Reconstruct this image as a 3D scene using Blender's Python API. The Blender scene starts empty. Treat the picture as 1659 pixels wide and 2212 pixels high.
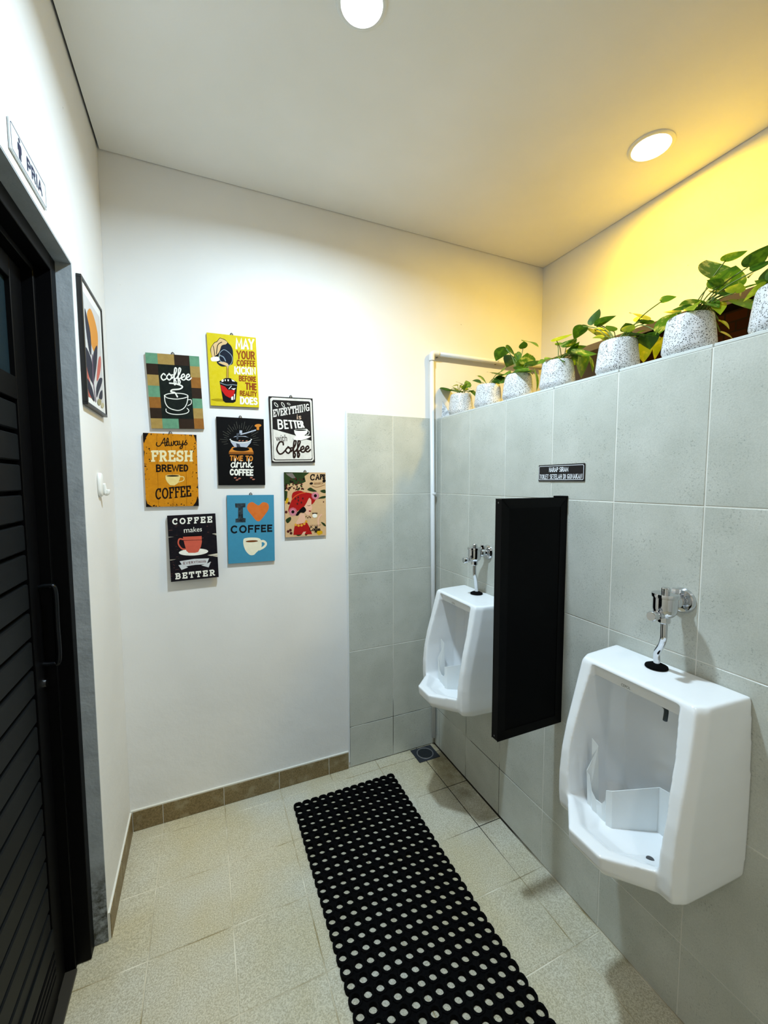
import bpy, bmesh, math, random
import numpy as np
from mathutils import Vector, Matrix
from mathutils.bvhtree import BVHTree

scene = bpy.context.scene
COL = scene.collection

# ------------------------------------------------------------------ camera
F_PX = 893.0
YAW, PITCH, ROLL = -0.4123, -0.0736, -0.0022
CAM = np.array([0.0, 0.0, 1.5])
def cam_axes():
    cy, sy = math.cos(YAW), math.sin(YAW); cp, sp = math.cos(PITCH), math.sin(PITCH)
    f = np.array([-sy*cp, cy*cp, sp]); r = np.array([cy, sy, 0.0]); u = np.cross(r, f)
    cr, sr = math.cos(ROLL), math.sin(ROLL)
    return cr*r + sr*u, -sr*r + cr*u, f
AX_R, AX_U, AX_F = cam_axes()
cd = bpy.data.cameras.new('camera'); camo = bpy.data.objects.new('camera', cd); COL.objects.link(camo)
cd.sensor_fit = 'HORIZONTAL'; cd.sensor_width = 36.0; cd.lens = F_PX/1659*36.0; cd.clip_start = 0.02
M = Matrix.Identity(4)
for i in range(3):
    M[i][0] = AX_R[i]; M[i][1] = AX_U[i]; M[i][2] = -AX_F[i]; M[i][3] = CAM[i]
camo.matrix_world = M
scene.camera = camo

def bp(px, py, axis, val):
    """pixel of the photograph -> point on a plane of the room (wall, floor, shelf)"""
    d = AX_F + AX_R*(px-829.5)/F_PX - AX_U*(py-1106)/F_PX
    i = 'xyz'.index(axis); t = (val-CAM[i])/d[i]
    return Vector(CAM + d*t)

# ------------------------------------------------------------------ world, view, lamp strengths
w = bpy.data.worlds.new('world'); scene.world = w; w.use_nodes = True
w.node_tree.nodes['Background'].inputs[0].default_value = (0.9, 0.95, 1.0, 1)
w.node_tree.nodes['Background'].inputs[1].default_value = 0.0
vs = scene.view_settings
vs.view_transform = 'Standard'; vs.look = 'None'; vs.gamma = 1.0; vs.use_curve_mapping = False
vs.exposure = 0.80
# each downlight and the added rear fill: colour, watts, beam spread (degrees)
COOL_LAMP = ((0.66, 0.85, 1.0), 18.0, 161)
WARM_LAMP = ((1.0, 0.62, 0.0), 9.0, 178)
REAR_FILL = ((0.96, 0.96, 0.92), 3.0, 160)  # unseen fill, added to brighten surfaces facing the camera

# ------------------------------------------------------------------ room measures (metres)
XL, XR, YB, H, XF = -0.329, 1.1732, 1.9732, 2.769, 1.9055
YN = -1.25
ZT, DZ = 1.8402, 0.405

# ------------------------------------------------------------------ helpers
def lin(c):
    out = []
    for v in c[:3]:
        v = v/255.0
        out.append(v/12.92 if v <= 0.04045 else ((v+0.055)/1.055)**2.4)
    return tuple(out)+(1.0,)
def link(o, parent=None):
    COL.objects.link(o)
    if parent is not None: o.parent = parent
    return o
def tag(o, label=None, cat=None, group=None, kind=None):
    if label: o['label'] = label
    if cat: o['category'] = cat
    if group: o['group'] = group
    if kind: o['kind'] = kind
    return o
def thing(name, loc, label, cat, group=None, rot=(0, 0, 0)):
    o = bpy.data.objects.new(name, None); o.empty_display_size = 0.05
    o.location = loc; o.rotation_euler = rot
    COL.objects.link(o)
    return tag(o, label, cat, group)
def mesh_obj(name, verts, faces, mats, parent=None, smooth=False, midx=None):
    me = bpy.data.meshes.new(name); me.from_pydata([tuple(v) for v in verts], [], [tuple(f) for f in faces])
    for m in (mats if isinstance(mats, (list, tuple)) else [mats]): me.materials.append(m)
    if midx: me.polygons.foreach_set('material_index', midx)
    if smooth: me.polygons.foreach_set('use_smooth', [True]*len(me.polygons))
    me.update()
    return link(bpy.data.objects.new(name, me), parent)
def bm_obj(name, bm, mats, parent=None, smooth=False):
    me = bpy.data.meshes.new(name); bmesh.ops.recalc_face_normals(bm, faces=bm.faces[:]); bm.to_mesh(me); bm.free()
    for m in (mats if isinstance(mats, (list, tuple)) else [mats]): me.materials.append(m)
    if smooth: me.polygons.foreach_set('use_smooth', [True]*len(me.polygons))
    return link(bpy.data.objects.new(name, me), parent)
def add_box(bm, a, b, bevel=0.0, seg=1):
    r = bmesh.ops.create_cube(bm, size=1.0)
    vs_ = r['verts']
    c = [(a[i]+b[i])/2 for i in range(3)]; s = [abs(b[i]-a[i]) for i in range(3)]
    for v in vs_: v.co = Vector((c[0]+v.co.x*s[0], c[1]+v.co.y*s[1], c[2]+v.co.z*s[2]))
    if bevel > 0:
        es = list({e for v in vs_ for e in v.link_edges})
        bmesh.ops.bevel(bm, geom=es, offset=bevel, segments=seg, affect='EDGES', profile=0.5)
def box(name, a, b, mat, parent=None, bevel=0.0, seg=1, smooth=False):
    bm = bmesh.new(); add_box(bm, a, b, bevel, seg); return bm_obj(name, bm, mat, parent, smooth)
def boxes(name, lst, mat, parent=None, bevel=0.0):
    bm = bmesh.new()
    for a, b in lst: add_box(bm, a, b, bevel)
    return bm_obj(name, bm, mat, parent)
def catmull(pts, n=6, closed=False):
    pts = [np.array(p, float) for p in pts]
    if len(pts) < 3 and not closed: return pts
    out = []; m = len(pts)
    rng = range(m) if closed else range(m-1)
    for i in rng:
        if closed: p0, p1, p2, p3 = pts[(i-1) % m], pts[i], pts[(i+1) % m], pts[(i+2) % m]
        else: p0, p1, p2, p3 = pts[max(i-1, 0)], pts[i], pts[i+1], pts[min(i+2, m-1)]
        for k in range(n):
            t = k/n
            out.append(0.5*((2*p1)+(-p0+p2)*t+(2*p0-5*p1+4*p2-p3)*t*t+(-p0+3*p1-3*p2+p3)*t**3))
    if not closed: out.append(pts[-1])
    return out
def tube_geo(pts, rad, seg=12, caps=True):
    pts = [Vector(p) for p in pts]; n = len(pts)
    rads = rad if isinstance(rad, (list, tuple)) else [rad]*n
    verts, faces = [], []
    t0 = (pts[1]-pts[0]).normalized()
    ref = Vector((0, 0, 1)) if abs(t0.z) < 0.9 else Vector((1, 0, 0))
    nrm = t0.cross(ref).normalized()
    for i, p in enumerate(pts):
        t = (pts[min(i+1, n-1)]-pts[max(i-1, 0)]).normalized()
        nrm = (nrm-t*nrm.dot(t)).normalized(); b = t.cross(nrm)
        for k in range(seg):
            a = 2*math.pi*k/seg
            verts.append(p+(nrm*math.cos(a)+b*math.sin(a))*rads[i])
    for i in range(n-1):
        for k in range(seg):
            k2 = (k+1) % seg
            faces.append((i*seg+k, i*seg+k2, (i+1)*seg+k2, (i+1)*seg+k))
    if caps:
        faces.append(tuple(range(seg-1, -1, -1))); faces.append(tuple((n-1)*seg+k for k in range(seg)))
    return verts, faces
def tube(name, pts, rad, mat, parent=None, seg=12):
    v, f = tube_geo(pts, rad, seg); o = mesh_obj(name, v, f, mat, parent, True); return o
def lathe(name, prof, axis, origin, mat, parent=None, seg=32, smooth=True):
    """prof: list of (radius, height) along axis vector"""
    ax = Vector(axis).normalized(); ref = Vector((0, 0, 1)) if abs(ax.z) < 0.9 else Vector((1, 0, 0))
    a = ax.cross(ref).normalized(); b = ax.cross(a); o = Vector(origin)
    verts, faces = [], []
    for r, h in prof:
        for k in range(seg):
            t = 2*math.pi*k/seg
            verts.append(o+ax*h+(a*math.cos(t)+b*math.sin(t))*max(r, 1e-5))
    n = len(prof)
    for i in range(n-1):
        for k in range(seg):
            k2 = (k+1) % seg
            faces.append((i*seg+k, i*seg+k2, (i+1)*seg+k2, (i+1)*seg+k))
    faces.append(tuple(range(seg))); faces.append(tuple((n-1)*seg+k for k in range(seg)))
    bm = bmesh.new()
    me = bpy.data.meshes.new(name); me.from_pydata([tuple(v) for v in verts], [], faces)
    bm.from_mesh(me); bpy.data.meshes.remove(me)
    ob = bm_obj(name, bm, mat, parent)
    if smooth:
        me = ob.data
        me.polygons.foreach_set('use_smooth', [True]*len(me.polygons))
        me.set_sharp_from_angle(angle=math.radians(38))
    return ob

# ------------------------------------------------------------------ materials
class NT:
    def __init__(s, name):
        s.m = bpy.data.materials.new(name); s.m.use_nodes = True
        s.t = s.m.node_tree; s.b = s.t.nodes['Principled BSDF']
    def n(s, typ, **kw):
        nd = s.t.nodes.new(typ)
        for k, v in kw.items(): setattr(nd, k, v)
        return nd
    def l(s, a, b): s.t.links.new(a, b)
    def pos(s, rnd=0.0):
        g = s.n('ShaderNodeNewGeometry'); out = g.outputs['Position']
        if rnd:
            oi = s.n('ShaderNodeObjectInfo'); m = s.n('ShaderNodeMath', operation='MULTIPLY'); m.inputs[1].default_value = rnd
            s.l(oi.outputs['Random'], m.inputs[0])
            a = s.n('ShaderNodeVectorMath', operation='ADD'); s.l(out, a.inputs[0]); s.l(m.outputs[0], a.inputs[1]); out = a.outputs[0]
        return out
    def noise(s, vec, scale, detail=3, rough=0.5):
        nd = s.n('ShaderNodeTexNoise'); nd.inputs['Scale'].default_value = scale; nd.inputs['Detail'].default_value = detail
        nd.inputs['Roughness'].default_value = rough
        if vec is not None: s.l(vec, nd.inputs['Vector'])
        return nd.outputs['Fac']
    def ramp(s, fac, lo, hi, a=0.0, b=1.0):
        nd = s.n('ShaderNodeMapRange'); nd.inputs[1].default_value = lo; nd.inputs[2].default_value = hi
        nd.inputs[3].default_value = a; nd.inputs[4].default_value = b; nd.clamp = True
        s.l(fac, nd.inputs[0]); return nd.outputs[0]
    def mix(s, fac, a, b):
        nd = s.n('ShaderNodeMix', data_type='RGBA')
        if isinstance(fac, float): nd.inputs[0].default_value = fac
        else: s.l(fac, nd.inputs[0])
        for i, c in ((6, a), (7, b)):
            if isinstance(c, tuple): nd.inputs[i].default_value = c
            else: s.l(c, nd.inputs[i])
        return nd.outputs[2]
    def mul(s, a, b):
        nd = s.n('ShaderNodeMath', operation='MULTIPLY')
        for i, c in ((0, a), (1, b)):
            if isinstance(c, (int, float)): nd.inputs[i].default_value = c
            else: s.l(c, nd.inputs[i])
        return nd.outputs[0]
    def bump(s, h, dist, strength=1.0):
        nd = s.n('ShaderNodeBump'); nd.inputs['Distance'].default_value = dist; nd.inputs['Strength'].default_value = strength
        s.l(h, nd.inputs['Height']); s.l(nd.outputs[0], s.b.inputs['Normal'])
    def col(s, c):
        if isinstance(c, tuple): s.b.inputs['Base Color'].default_value = c
        else: s.l(c, s.b.inputs['Base Color'])
    def rough(s, v):
        if isinstance(v, (int, float)): s.b.inputs['Roughness'].default_value = v
        else: s.l(v, s.b.inputs['Roughness'])
_pc = {}
def plain(name, rgb, rough=0.5, metal=0.0, spec=0.5, grain=0.0):
    k = (name, rgb, rough, metal)
    if k in _pc: return _pc[k]
    t = NT(name); t.rough(rough); t.b.inputs['Metallic'].default_value = metal; t.b.inputs['Specular IOR Level'].default_value = spec
    c = lin(rgb)
    if grain:
        f = t.ramp(t.noise(t.pos(), 90, 4), 0.3, 0.7)
        d = tuple(max(0, x*(1-grain)) for x in c[:3])+(1.0,)
        t.col(t.mix(f, d, c))
    else:
        f = t.ramp(t.noise(t.pos(), 25, 2), 0.3, 0.7, 0.0, 0.06)
        t.col(t.mix(f, c, tuple(x*0.8 for x in c[:3])+(1.0,)))
    _pc[k] = t.m
    return t.m
_pr = {}
def ink(rgb, wear=0.35, dark=None):
    """printed board colour with fine scuffed grain"""
    k = (rgb, wear, dark)
    if k in _pr: return _pr[k]
    t = NT('print_ink'); t.rough(0.6); t.b.inputs['Specular IOR Level'].default_value = 0.12
    c = lin(rgb); d = lin(dark) if dark else tuple(x*0.45 for x in c[:3])+(1.0,)
    p = t.pos()
    f = t.mul(t.ramp(t.noise(p, 420, 5, 0.7), 0.52, 0.72), wear)
    c1 = t.mix(f, c, d)
    g = t.mul(t.ramp(t.noise(p, 60, 3), 0.35, 0.75), wear*0.6)
    t.col(t.mix(g, c1, d))
    _pr[k] = t.m
    return t.m

def mat_plaster():
    t = NT('white_plaster'); p = t.pos()
    big = t.ramp(t.noise(p, 2.5, 3), 0.3, 0.7)
    c = t.mix(big, lin((226, 225, 223)), lin((234, 233, 231)))
    sp = t.ramp(t.noise(p, 38, 2, 0.4), 0.80, 0.83)
    t.col(t.mix(sp, c, lin((120, 118, 112)))); t.rough(0.62)
    sep = t.n('ShaderNodeSeparateXYZ'); t.l(p, sep.inputs[0])
    low = t.ramp(sep.outputs[2], 0.75, 0.15, 0.25, 1.0)
    h = t.mul(t.noise(p, 14, 5, 0.6), low)
    t.bump(h, 0.006, 0.55)
    return t.m
def mat_ceiling():
    t = NT('ceiling_paint'); p = t.pos()
    t.col(t.mix(t.ramp(t.noise(p, 3, 3), 0.3, 0.7), lin((240, 238, 232)), lin((246, 244, 240)))); t.rough(0.75)
    t.bump(t.noise(p, 60, 3), 0.001, 0.3); return t.m
def mat_wall_tile():
    t = NT('wall_tile_glaze'); p = t.pos(3.0)
    big = t.ramp(t.noise(p, 7, 4), 0.3, 0.7)
    c = t.mix(big, lin((186, 188, 178)), lin((202, 203, 194)))
    fl = t.ramp(t.noise(p, 210, 3, 0.55), 0.57, 0.68)
    msk = t.ramp(t.noise(p, 16, 3), 0.42, 0.62)
    c = t.mix(t.mul(t.mul(fl, msk), 0.5), c, lin((122, 126, 118)))
    f2 = t.ramp(t.noise(p, 330, 2), 0.40, 0.62)
    c = t.mix(t.mul(f2, 0.16), c, lin((140, 144, 136)))
    t.col(c); t.rough(t.ramp(t.noise(p, 20, 2), 0.3, 0.7, 0.32, 0.42)); t.b.inputs['Specular IOR Level'].default_value = 0.35
    t.bump(t.noise(p, 260, 3), 0.0004, 0.4)
    return t.m
def mat_floor_tile():
    t = NT('floor_tile_granite'); p = t.pos(3.0); wp = t.pos()
    big = t.ramp(t.noise(wp, 3.0, 3), 0.35, 0.68)
    c = t.mix(big, lin((208, 198, 166)), lin((214, 212, 198)))
    g = t.ramp(t.noise(p, 230, 4, 0.75), 0.42, 0.58)
    c = t.mix(t.mul(g, 0.6), c, lin((142, 132, 102)))
    g2 = t.ramp(t.noise(p, 300, 2, 0.5), 0.60, 0.70)
    c = t.mix(t.mul(g2, 0.6), c, lin((226, 222, 204)))
    # brown damp stain along the foot of the tiled wall by the drain
    sep = t.n('ShaderNodeSeparateXYZ'); t.l(wp, sep.inputs[0])
    sx = t.ramp(sep.outputs[0], 0.98, 1.12); sy = t.ramp(sep.outputs[1], 1.28, 1.50)
    st = t.mul(t.mul(sx, sy), t.ramp(t.noise(wp, 9, 4, 0.6), 0.30, 0.60))
    c = t.mix(t.mul(st, 0.6), c, lin((104, 84, 40)))
    t.col(c); t.rough(0.5); t.b.inputs['Specular IOR Level'].default_value = 0.35
    t.bump(t.noise(p, 230, 4, 0.6), 0.0016, 0.6)
    return t.m
def mat_floor_grout():
    t = NT('floor_grout'); p = t.pos()
    c = t.mix(t.ramp(t.noise(p, 6, 4), 0.35, 0.65), lin((150, 136, 98)), lin((230, 224, 204)))
    sep = t.n('ShaderNodeSeparateXYZ'); t.l(p, sep.inputs[0])
    sx = t.ramp(sep.outputs[0], 0.86, 1.04); sy = t.ramp(sep.outputs[1], 1.08, 1.32)
    t.col(t.mix(t.mul(sx, sy), c, lin((34, 28, 14)))); t.rough(0.9); return t.m
def mat_wall_grout():
    t = NT('wall_grout'); p = t.pos()
    sep = t.n('ShaderNodeSeparateXYZ'); t.l(p, sep.inputs[0])
    c = t.mix(t.ramp(t.noise(p, 9, 3), 0.3, 0.7), lin((216, 214, 204)), lin((232, 230, 222)))
    # mould-darkened joints low on the wall
    lo = t.mul(t.ramp(sep.outputs[2], 0.55, 0.22), t.ramp(t.noise(p, 5, 3), 0.38, 0.52))
    lo = t.mul(lo, t.ramp(sep.outputs[1], 1.12, 1.36))
    t.col(t.mix(lo, c, lin((46, 42, 30)))); t.rough(0.85); return t.m
def mat_skirting():
    t = NT('brown_skirting_tile'); p = t.pos(2.0)
    c = t.mix(t.ramp(t.noise(p, 190, 4, 0.65), 0.35, 0.65), lin((100, 84, 50)), lin((142, 122, 84)))
    c = t.mix(t.mul(t.ramp(t.noise(p, 18, 4), 0.52, 0.66), 0.5), c, lin((162, 152, 122)))
    t.col(c); t.rough(0.5); return t.m
def mat_cement():
    t = NT('grey_cement'); p = t.pos()
    c = t.mix(t.ramp(t.noise(p, 12, 4), 0.3, 0.7), lin((148, 154, 158)), lin((170, 176, 180)))
    sep = t.n('ShaderNodeSeparateXYZ'); t.l(p, sep.inputs[0])
    low = t.mul(t.ramp(sep.outputs[2], 0.30, 0.16), t.ramp(t.noise(p, 45, 5, 0.7), 0.35, 0.6))
    t.col(t.mix(low, c, lin((66, 66, 56)))); t.rough(0.7); t.bump(t.noise(p, 80, 4), 0.002, 0.5); return t.m
def mat_terrazzo():
    t = NT('terrazzo_pot'); p = t.pos(5.0)
    ns = t.n('ShaderNodeTexNoise'); ns.inputs['Scale'].default_value = 120; t.l(p, ns.inputs['Vector'])
    a = t.n('ShaderNodeVectorMath', operation='SCALE'); a.inputs['Scale'].default_value = 0.009; t.l(ns.outputs['Color'], a.inputs[0])
    b = t.n('ShaderNodeVectorMath', operation='ADD'); t.l(p, b.inputs[0]); t.l(a.outputs[0], b.inputs[1])
    v = t.n('ShaderNodeTexVoronoi'); v.inputs['Scale'].default_value = 290; t.l(b.outputs[0], v.inputs['Vector'])
    chip = t.ramp(v.outputs['Distance'], 0.42, 0.36)
    sepc = t.n('ShaderNodeSeparateColor'); t.l(v.outputs['Color'], sepc.inputs[0])
    keep = t.ramp(sepc.outputs[0], 0.24, 0.30)
    tone = t.mix(sepc.outputs[1], lin((26, 26, 26)), lin((118, 118, 114)))
    c = t.mix(t.ramp(t.noise(p, 14, 3), 0.3, 0.7), lin((206, 207, 210)), lin((222, 222, 222)))
    t.col(t.mix(t.mul(chip, keep), c, tone)); t.rough(0.32); return t.m
def mat_leaf(name, a, b):
    t = NT(name)
    uv = t.n('ShaderNodeTexCoord').outputs['Object']
    oi = t.n('ShaderNodeObjectInfo')
    p = t.pos(4.0)
    v = t.ramp(t.noise(p, 42, 3, 0.6), 0.50, 0.62)
    c = t.mix(t.mul(v, 0.75), lin(a), lin(b))
    hs = t.n('ShaderNodeHueSaturation'); t.l(c, hs.inputs['Color'])
    t.l(t.ramp(oi.outputs['Random'], 0, 1, 0.75, 1.25), hs.inputs['Value'])
    t.col(hs.outputs[0]); t.rough(0.38)
    tr = t.n('ShaderNodeBsdfTranslucent'); t.l(hs.outputs[0], tr.inputs['Color'])
    ms = t.n('ShaderNodeMixShader'); ms.inputs[0].default_value = 0.40
    out = t.t.nodes['Material Output']
    t.l(t.b.outputs[0], ms.inputs[1]); t.l(tr.outputs[0], ms.inputs[2]); t.l(ms.outputs[0], out.inputs['Surface'])
    return t.m
def mat_brick():
    t = NT('red_brown_brick'); g = t.n('ShaderNodeNewGeometry'); sep = t.n('ShaderNodeSeparateXYZ'); t.l(g.outputs['Position'], sep.inputs[0])
    cb = t.n('ShaderNodeCombineXYZ'); t.l(sep.outputs[1], cb.inputs[0]); t.l(sep.outputs[2], cb.inputs[1])
    b = t.n('ShaderNodeTexBrick'); t.l(cb.outputs[0], b.inputs['Vector']); b.inputs['Scale'].default_value = 4.5
    b.inputs['Color1'].default_value = lin((134, 78, 42)); b.inputs['Color2'].default_value = lin((104, 60, 34)); b.inputs['Mortar'].default_value = lin((84, 66, 48))
    t.col(b.outputs['Color']); t.rough(0.9); return t.m
def mat_emit(name, rgb, s):
    m = bpy.data.materials.new(name); m.use_nodes = True; nt = m.node_tree
    for n in list(nt.nodes):
        if n.type == 'BSDF_PRINCIPLED': nt.nodes.remove(n)
    e = nt.nodes.new('ShaderNodeEmission'); e.inputs[0].default_value = rgb+(1,); e.inputs[1].default_value = s
    nt.links.new(e.outputs[0], nt.nodes['Material Output'].inputs['Surface'])
    return m

PLASTER = mat_plaster(); CEIL = mat_ceiling(); WTILE = mat_wall_tile(); FTILE = mat_floor_tile(); FGROUT = mat_floor_grout()
WGROUT = mat_wall_grout(); SKIRT = mat_skirting(); CEMENT = mat_cement(); TERR = mat_terrazzo(); BRICK = mat_brick()
PVC = plain('white_pvc', (226, 228, 230), 0.35); CHROME = plain('chrome', (206, 208, 212), 0.06, 1.0)
CERAMIC = plain('white_ceramic', (238, 240, 241), 0.10); BLACK = plain('black_paint', (2, 2, 3), 0.6, 0.0, 0.08)
BLACKALU = plain('black_aluminium', (3, 3, 4), 0.5, 0.0, 0.10); SLATM = plain('charcoal_slat', (12, 15, 17), 0.5, 0.0, 0.12)
RUBBER = plain('black_rubber', (3, 3, 4), 0.85, 0.0, 0.08); STEEL = plain('brushed_steel', (120, 122, 126), 0.35, 1.0)
DARKV = plain('dark_void', (12, 9, 7), 0.9); WHITEP = plain('white_plastic', (232, 232, 228), 0.35)
SOIL = plain('potting_soil', (46, 32, 20), 0.95, 0, 0.2, 0.5); TIMBER = plain('brown_timber', (86, 56, 30), 0.75, 0, 0.3, 0.4)
LEAFS = {'d': mat_leaf('leaf_dark', (52, 92, 24), (84, 128, 34)), 'g': mat_leaf('leaf_green', (84, 130, 34), (150, 176, 52)),
         'v': mat_leaf('leaf_variegated', (84, 130, 36), (206, 212, 116)), 'y': mat_leaf('leaf_yellow_green', (160, 178, 34), (206, 206, 60))}
STEM = plain('green_stem', (96, 116, 40), 0.5)

# ------------------------------------------------------------------ structure
floor = tag(box('floor', (-0.62, YN-0.1, -0.08), (XR+0.16, YB+0.02, -0.0014), FGROUT), 'beige speckled granite tile floor with thin joints', 'floor', kind='structure')
_tilecache = {}
def tile(parent, name, a, b, mat, bev=0.0012):
    s = tuple(round(abs(b[i]-a[i]), 4) for i in range(3)); key = (name, s)
    c = [(a[i]+b[i])/2 for i in range(3)]
    if key not in _tilecache:
        bm = bmesh.new(); add_box(bm, [-x/2 for x in s], [x/2 for x in s], bev)
        me = bpy.data.meshes.new(name); bmesh.ops.recalc_face_normals(bm, faces=bm.faces[:]); bm.to_mesh(me); bm.free(); me.materials.append(mat)
        _tilecache[key] = me
    o = bpy.data.objects.new(name, _tilecache[key]); o.location = c
    return link(o, parent)
random.seed(4)
fx = [-0.4575, -0.205, 0.0475, 0.300, 0.5525, 0.805, 1.0575, XR]
fy = [YB]+[1.900-0.255*i for i in range(13)]
J = 0.0016
for i in range(len(fx)-1):
    for k in range(len(fy)-1):
        x0, x1, y1, y0 = fx[i]+J, fx[i+1]-J, fy[k]-J, fy[k+1]+J
        if i == 6: x1 = XR-0.0045
        dz = random.uniform(-0.0005, 0.0003)
        tile(floor, 'floor_tile', (x0, y0, -0.012), (x1, y1, dz), FTILE)

DY0, DY1, DZT = 0.612, 1.509, 2.134      # door opening
wall_left = tag(boxes('wall_left', [((XL-0.16, YN, 0.0012), (XL, DY0, 2.95)), ((XL-0.16, DY1, 0.0012), (XL, YB-0.0005, 2.95)), ((XL-0.16, DY0, DZT), (XL, DY1, 2.95))], PLASTER),
                'white plastered wall with the black door and the framed print', 'wall', kind='structure')
reveal = tag(boxes('trim_1', [((XL-0.042, DY1-0.004, 0.0012), (XL-0.0006, DY1+0.0005, DZT)), ((XL-0.042, DY0-0.0005, 0.0012), (XL-0.0006, DY0+0.004, DZT)), ((XL-0.042, DY0+0.004, DZT-0.004), (XL-0.0006, DY1-0.004, DZT+0.0005))], CEMENT),
             'grey cement reveal around the black door opening', 'door reveal', kind='structure')
wall_back = tag(box('wall_back', (XL-0.16, YB, 0.0012), (2.9, YB+0.14, 2.95), PLASTER), 'white plastered wall hung with coffee signs, tiled towards the corner', 'wall', kind='structure')
wall_front = tag(box('wall_front', (XL-0.16, YN-0.12, 0.0012), (2.9, YN, 2.95), PLASTER), 'plain white wall facing the coffee signs', 'wall', kind='structure')
wall_right = tag(box('wall_right', (XR+0.0012, YN, 0.0012), (1.345, YB-0.0005, ZT-0.009), WGROUT), 'low grey-tiled partition wall carrying urinals and potted plants', 'wall', kind='structure')
wall_far = tag(box('wall_far', (XF, YN, 2.222), (XF+0.095, YB-0.0005, 2.95), PLASTER), 'cream-lit upper wall behind the potted plants', 'wall', kind='structure')
wall_outer = tag(box('wall_outer', (2.75, YN, 0.0), (2.9, YB-0.0005, 2.95), BRICK), 'dark red-brown brick wall in the gap behind the plants', 'wall', kind='structure')
shaft_floor = tag(box('floor_shaft', (1.345, YN, 0.9), (2.75, YB-0.0005, 1.0), plain('bounce_screed', (168, 140, 100), 0.9, 0, 0.2, 0.3)), 'unseen floor of the service gap, lightened to bounce light', 'floor', kind='structure')  # unseen floor, colour raised so warm lamp light bounces up to the soffit
shaft_ceiling = tag(box('ceiling_shaft', (XF+0.095, YN, 2.45), (2.75, YB-0.0005, 2.5), DARKV), 'dark boards over the service gap', 'ceiling', kind='structure')
ceiling = tag(box('ceiling', (XL+0.0075, YN+0.003, H), (XF-0.0035, YB-0.0035, H+0.02), CEIL), 'flat cream-white ceiling with two round downlights', 'ceiling', kind='structure')
slab = tag(box('ceiling_slab', (XL-0.16, YN-0.12, 2.95), (2.9, YB+0.14, 3.05), DARKV), 'dark slab above the hung ceiling', 'ceiling', kind='structure')

# wall tiles: partition
ycol = [YB-0.0055, 1.917]+[1.661-0.2557*i for i in range(0, 12)]
zrow = [ZT-0.0085, ZT-DZ, ZT-2*DZ, ZT-3*DZ, ZT-4*DZ, 0.002]
G = 0.0014
random.seed(7)
for i in range(len(ycol)-1):
    for k in range(len(zrow)-1):
        dx = random.uniform(-0.0004, 0.0004)
        tile(wall_right, 'wall_tile', (XR+dx, max(ycol[i+1]+G, YN+0.002), zrow[k+1]+G), (XR+0.0095, ycol[i]-G, zrow[k]-G), WTILE)
for i in range(len(ycol)-1):
    tile(wall_right, 'cap_tile', (XR+0.0008, max(ycol[i+1]+G, YN+0.002), ZT-0.0085), (1.345, ycol[i]-G, ZT), plain('cap_tile_glaze', (206, 210, 206), 0.35))
# wall tiles: back wall, next to the corner
xcol = [0.6637, 0.9134, XR-0.0012]
for i in range(2):
    for k in range(len(zrow)-1):
        z1 = zrow[k] if k else ZT+0.0085-0.0085
        tile(wall_back, 'wall_tile', (xcol[i]+G, YB-0.0055, zrow[k+1]+G), (xcol[i+1]-G, YB+0.0006, z1-G), WTILE)
wg = box('tile_bed', (0.6637, YB-0.0042, 0.002), (XR, YB+0.0005, ZT-0.002), WGROUT, wall_back)
box('tile_edge_strip', (0.6560, YB-0.0070, 0.03), (0.6634, YB+0.0005, ZT+0.008), PVC, wall_back, 0.0015)

# skirting
bb = tag(box('baseboard_back', (XL+0.001, YB-0.0080, 0.0), (0.655, YB+0.0004, 0.0925), plain('skirting_mortar', (222, 220, 210), 0.7)), 'brown tile skirting along the foot of the white wall', 'skirting', kind='structure')
sx = [XL+0.009, -0.205, 0.0455, 0.298, 0.5485, 0.655]
for i in range(5):
    tile(bb, 'skirting_tile', (sx[i]+G, YB-0.0105, 0.001), (sx[i+1]-G, YB-0.0075, 0.0875), SKIRT, 0.0008)
bl = tag(box('baseboard_left', (XL-0.0004, DY1+0.002, 0.0), (XL+0.006, YB-0.012, 0.0925), plain('skirting_mortar', (222, 220, 210), 0.7)), 'brown tile skirting beside the black door', 'skirting', kind='structure')
for y0, y1 in ((DY1+0.002, 1.716), (1.716, YB-0.012)):
    tile(bl, 'skirting_tile', (XL+0.0055, y0+G, 0.001), (XL+0.0085, y1-G, 0.0875), SKIRT, 0.0008)

# timber in the gap behind the plants
tp = thing('timber_frame', (2.2, 0.95, 1.0), 'brown timber post and brace in the dark gap behind the plants', 'timber')
box('post', (-0.04, -0.055, 0.0), (0.03, 0.035, 1.42), TIMBER, tp, 0.003)
v, f = tube_geo([(-0.01, 0.0, 1.30), (0.05, 0.34, 1.38)], 0.03, 4); mesh_obj('brace', v, f, TIMBER, tp)
v, f = tube_geo([(0.02, 0.01, 1.02), (0.06, 0.40, 1.16)], 0.012, 4); mesh_obj('brace', v, f, TIMBER, tp)
box('beam', (-0.05, 0.036, 1.36), (0.04, 0.95, 1.44), TIMBER, tp, 0.003)

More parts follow.
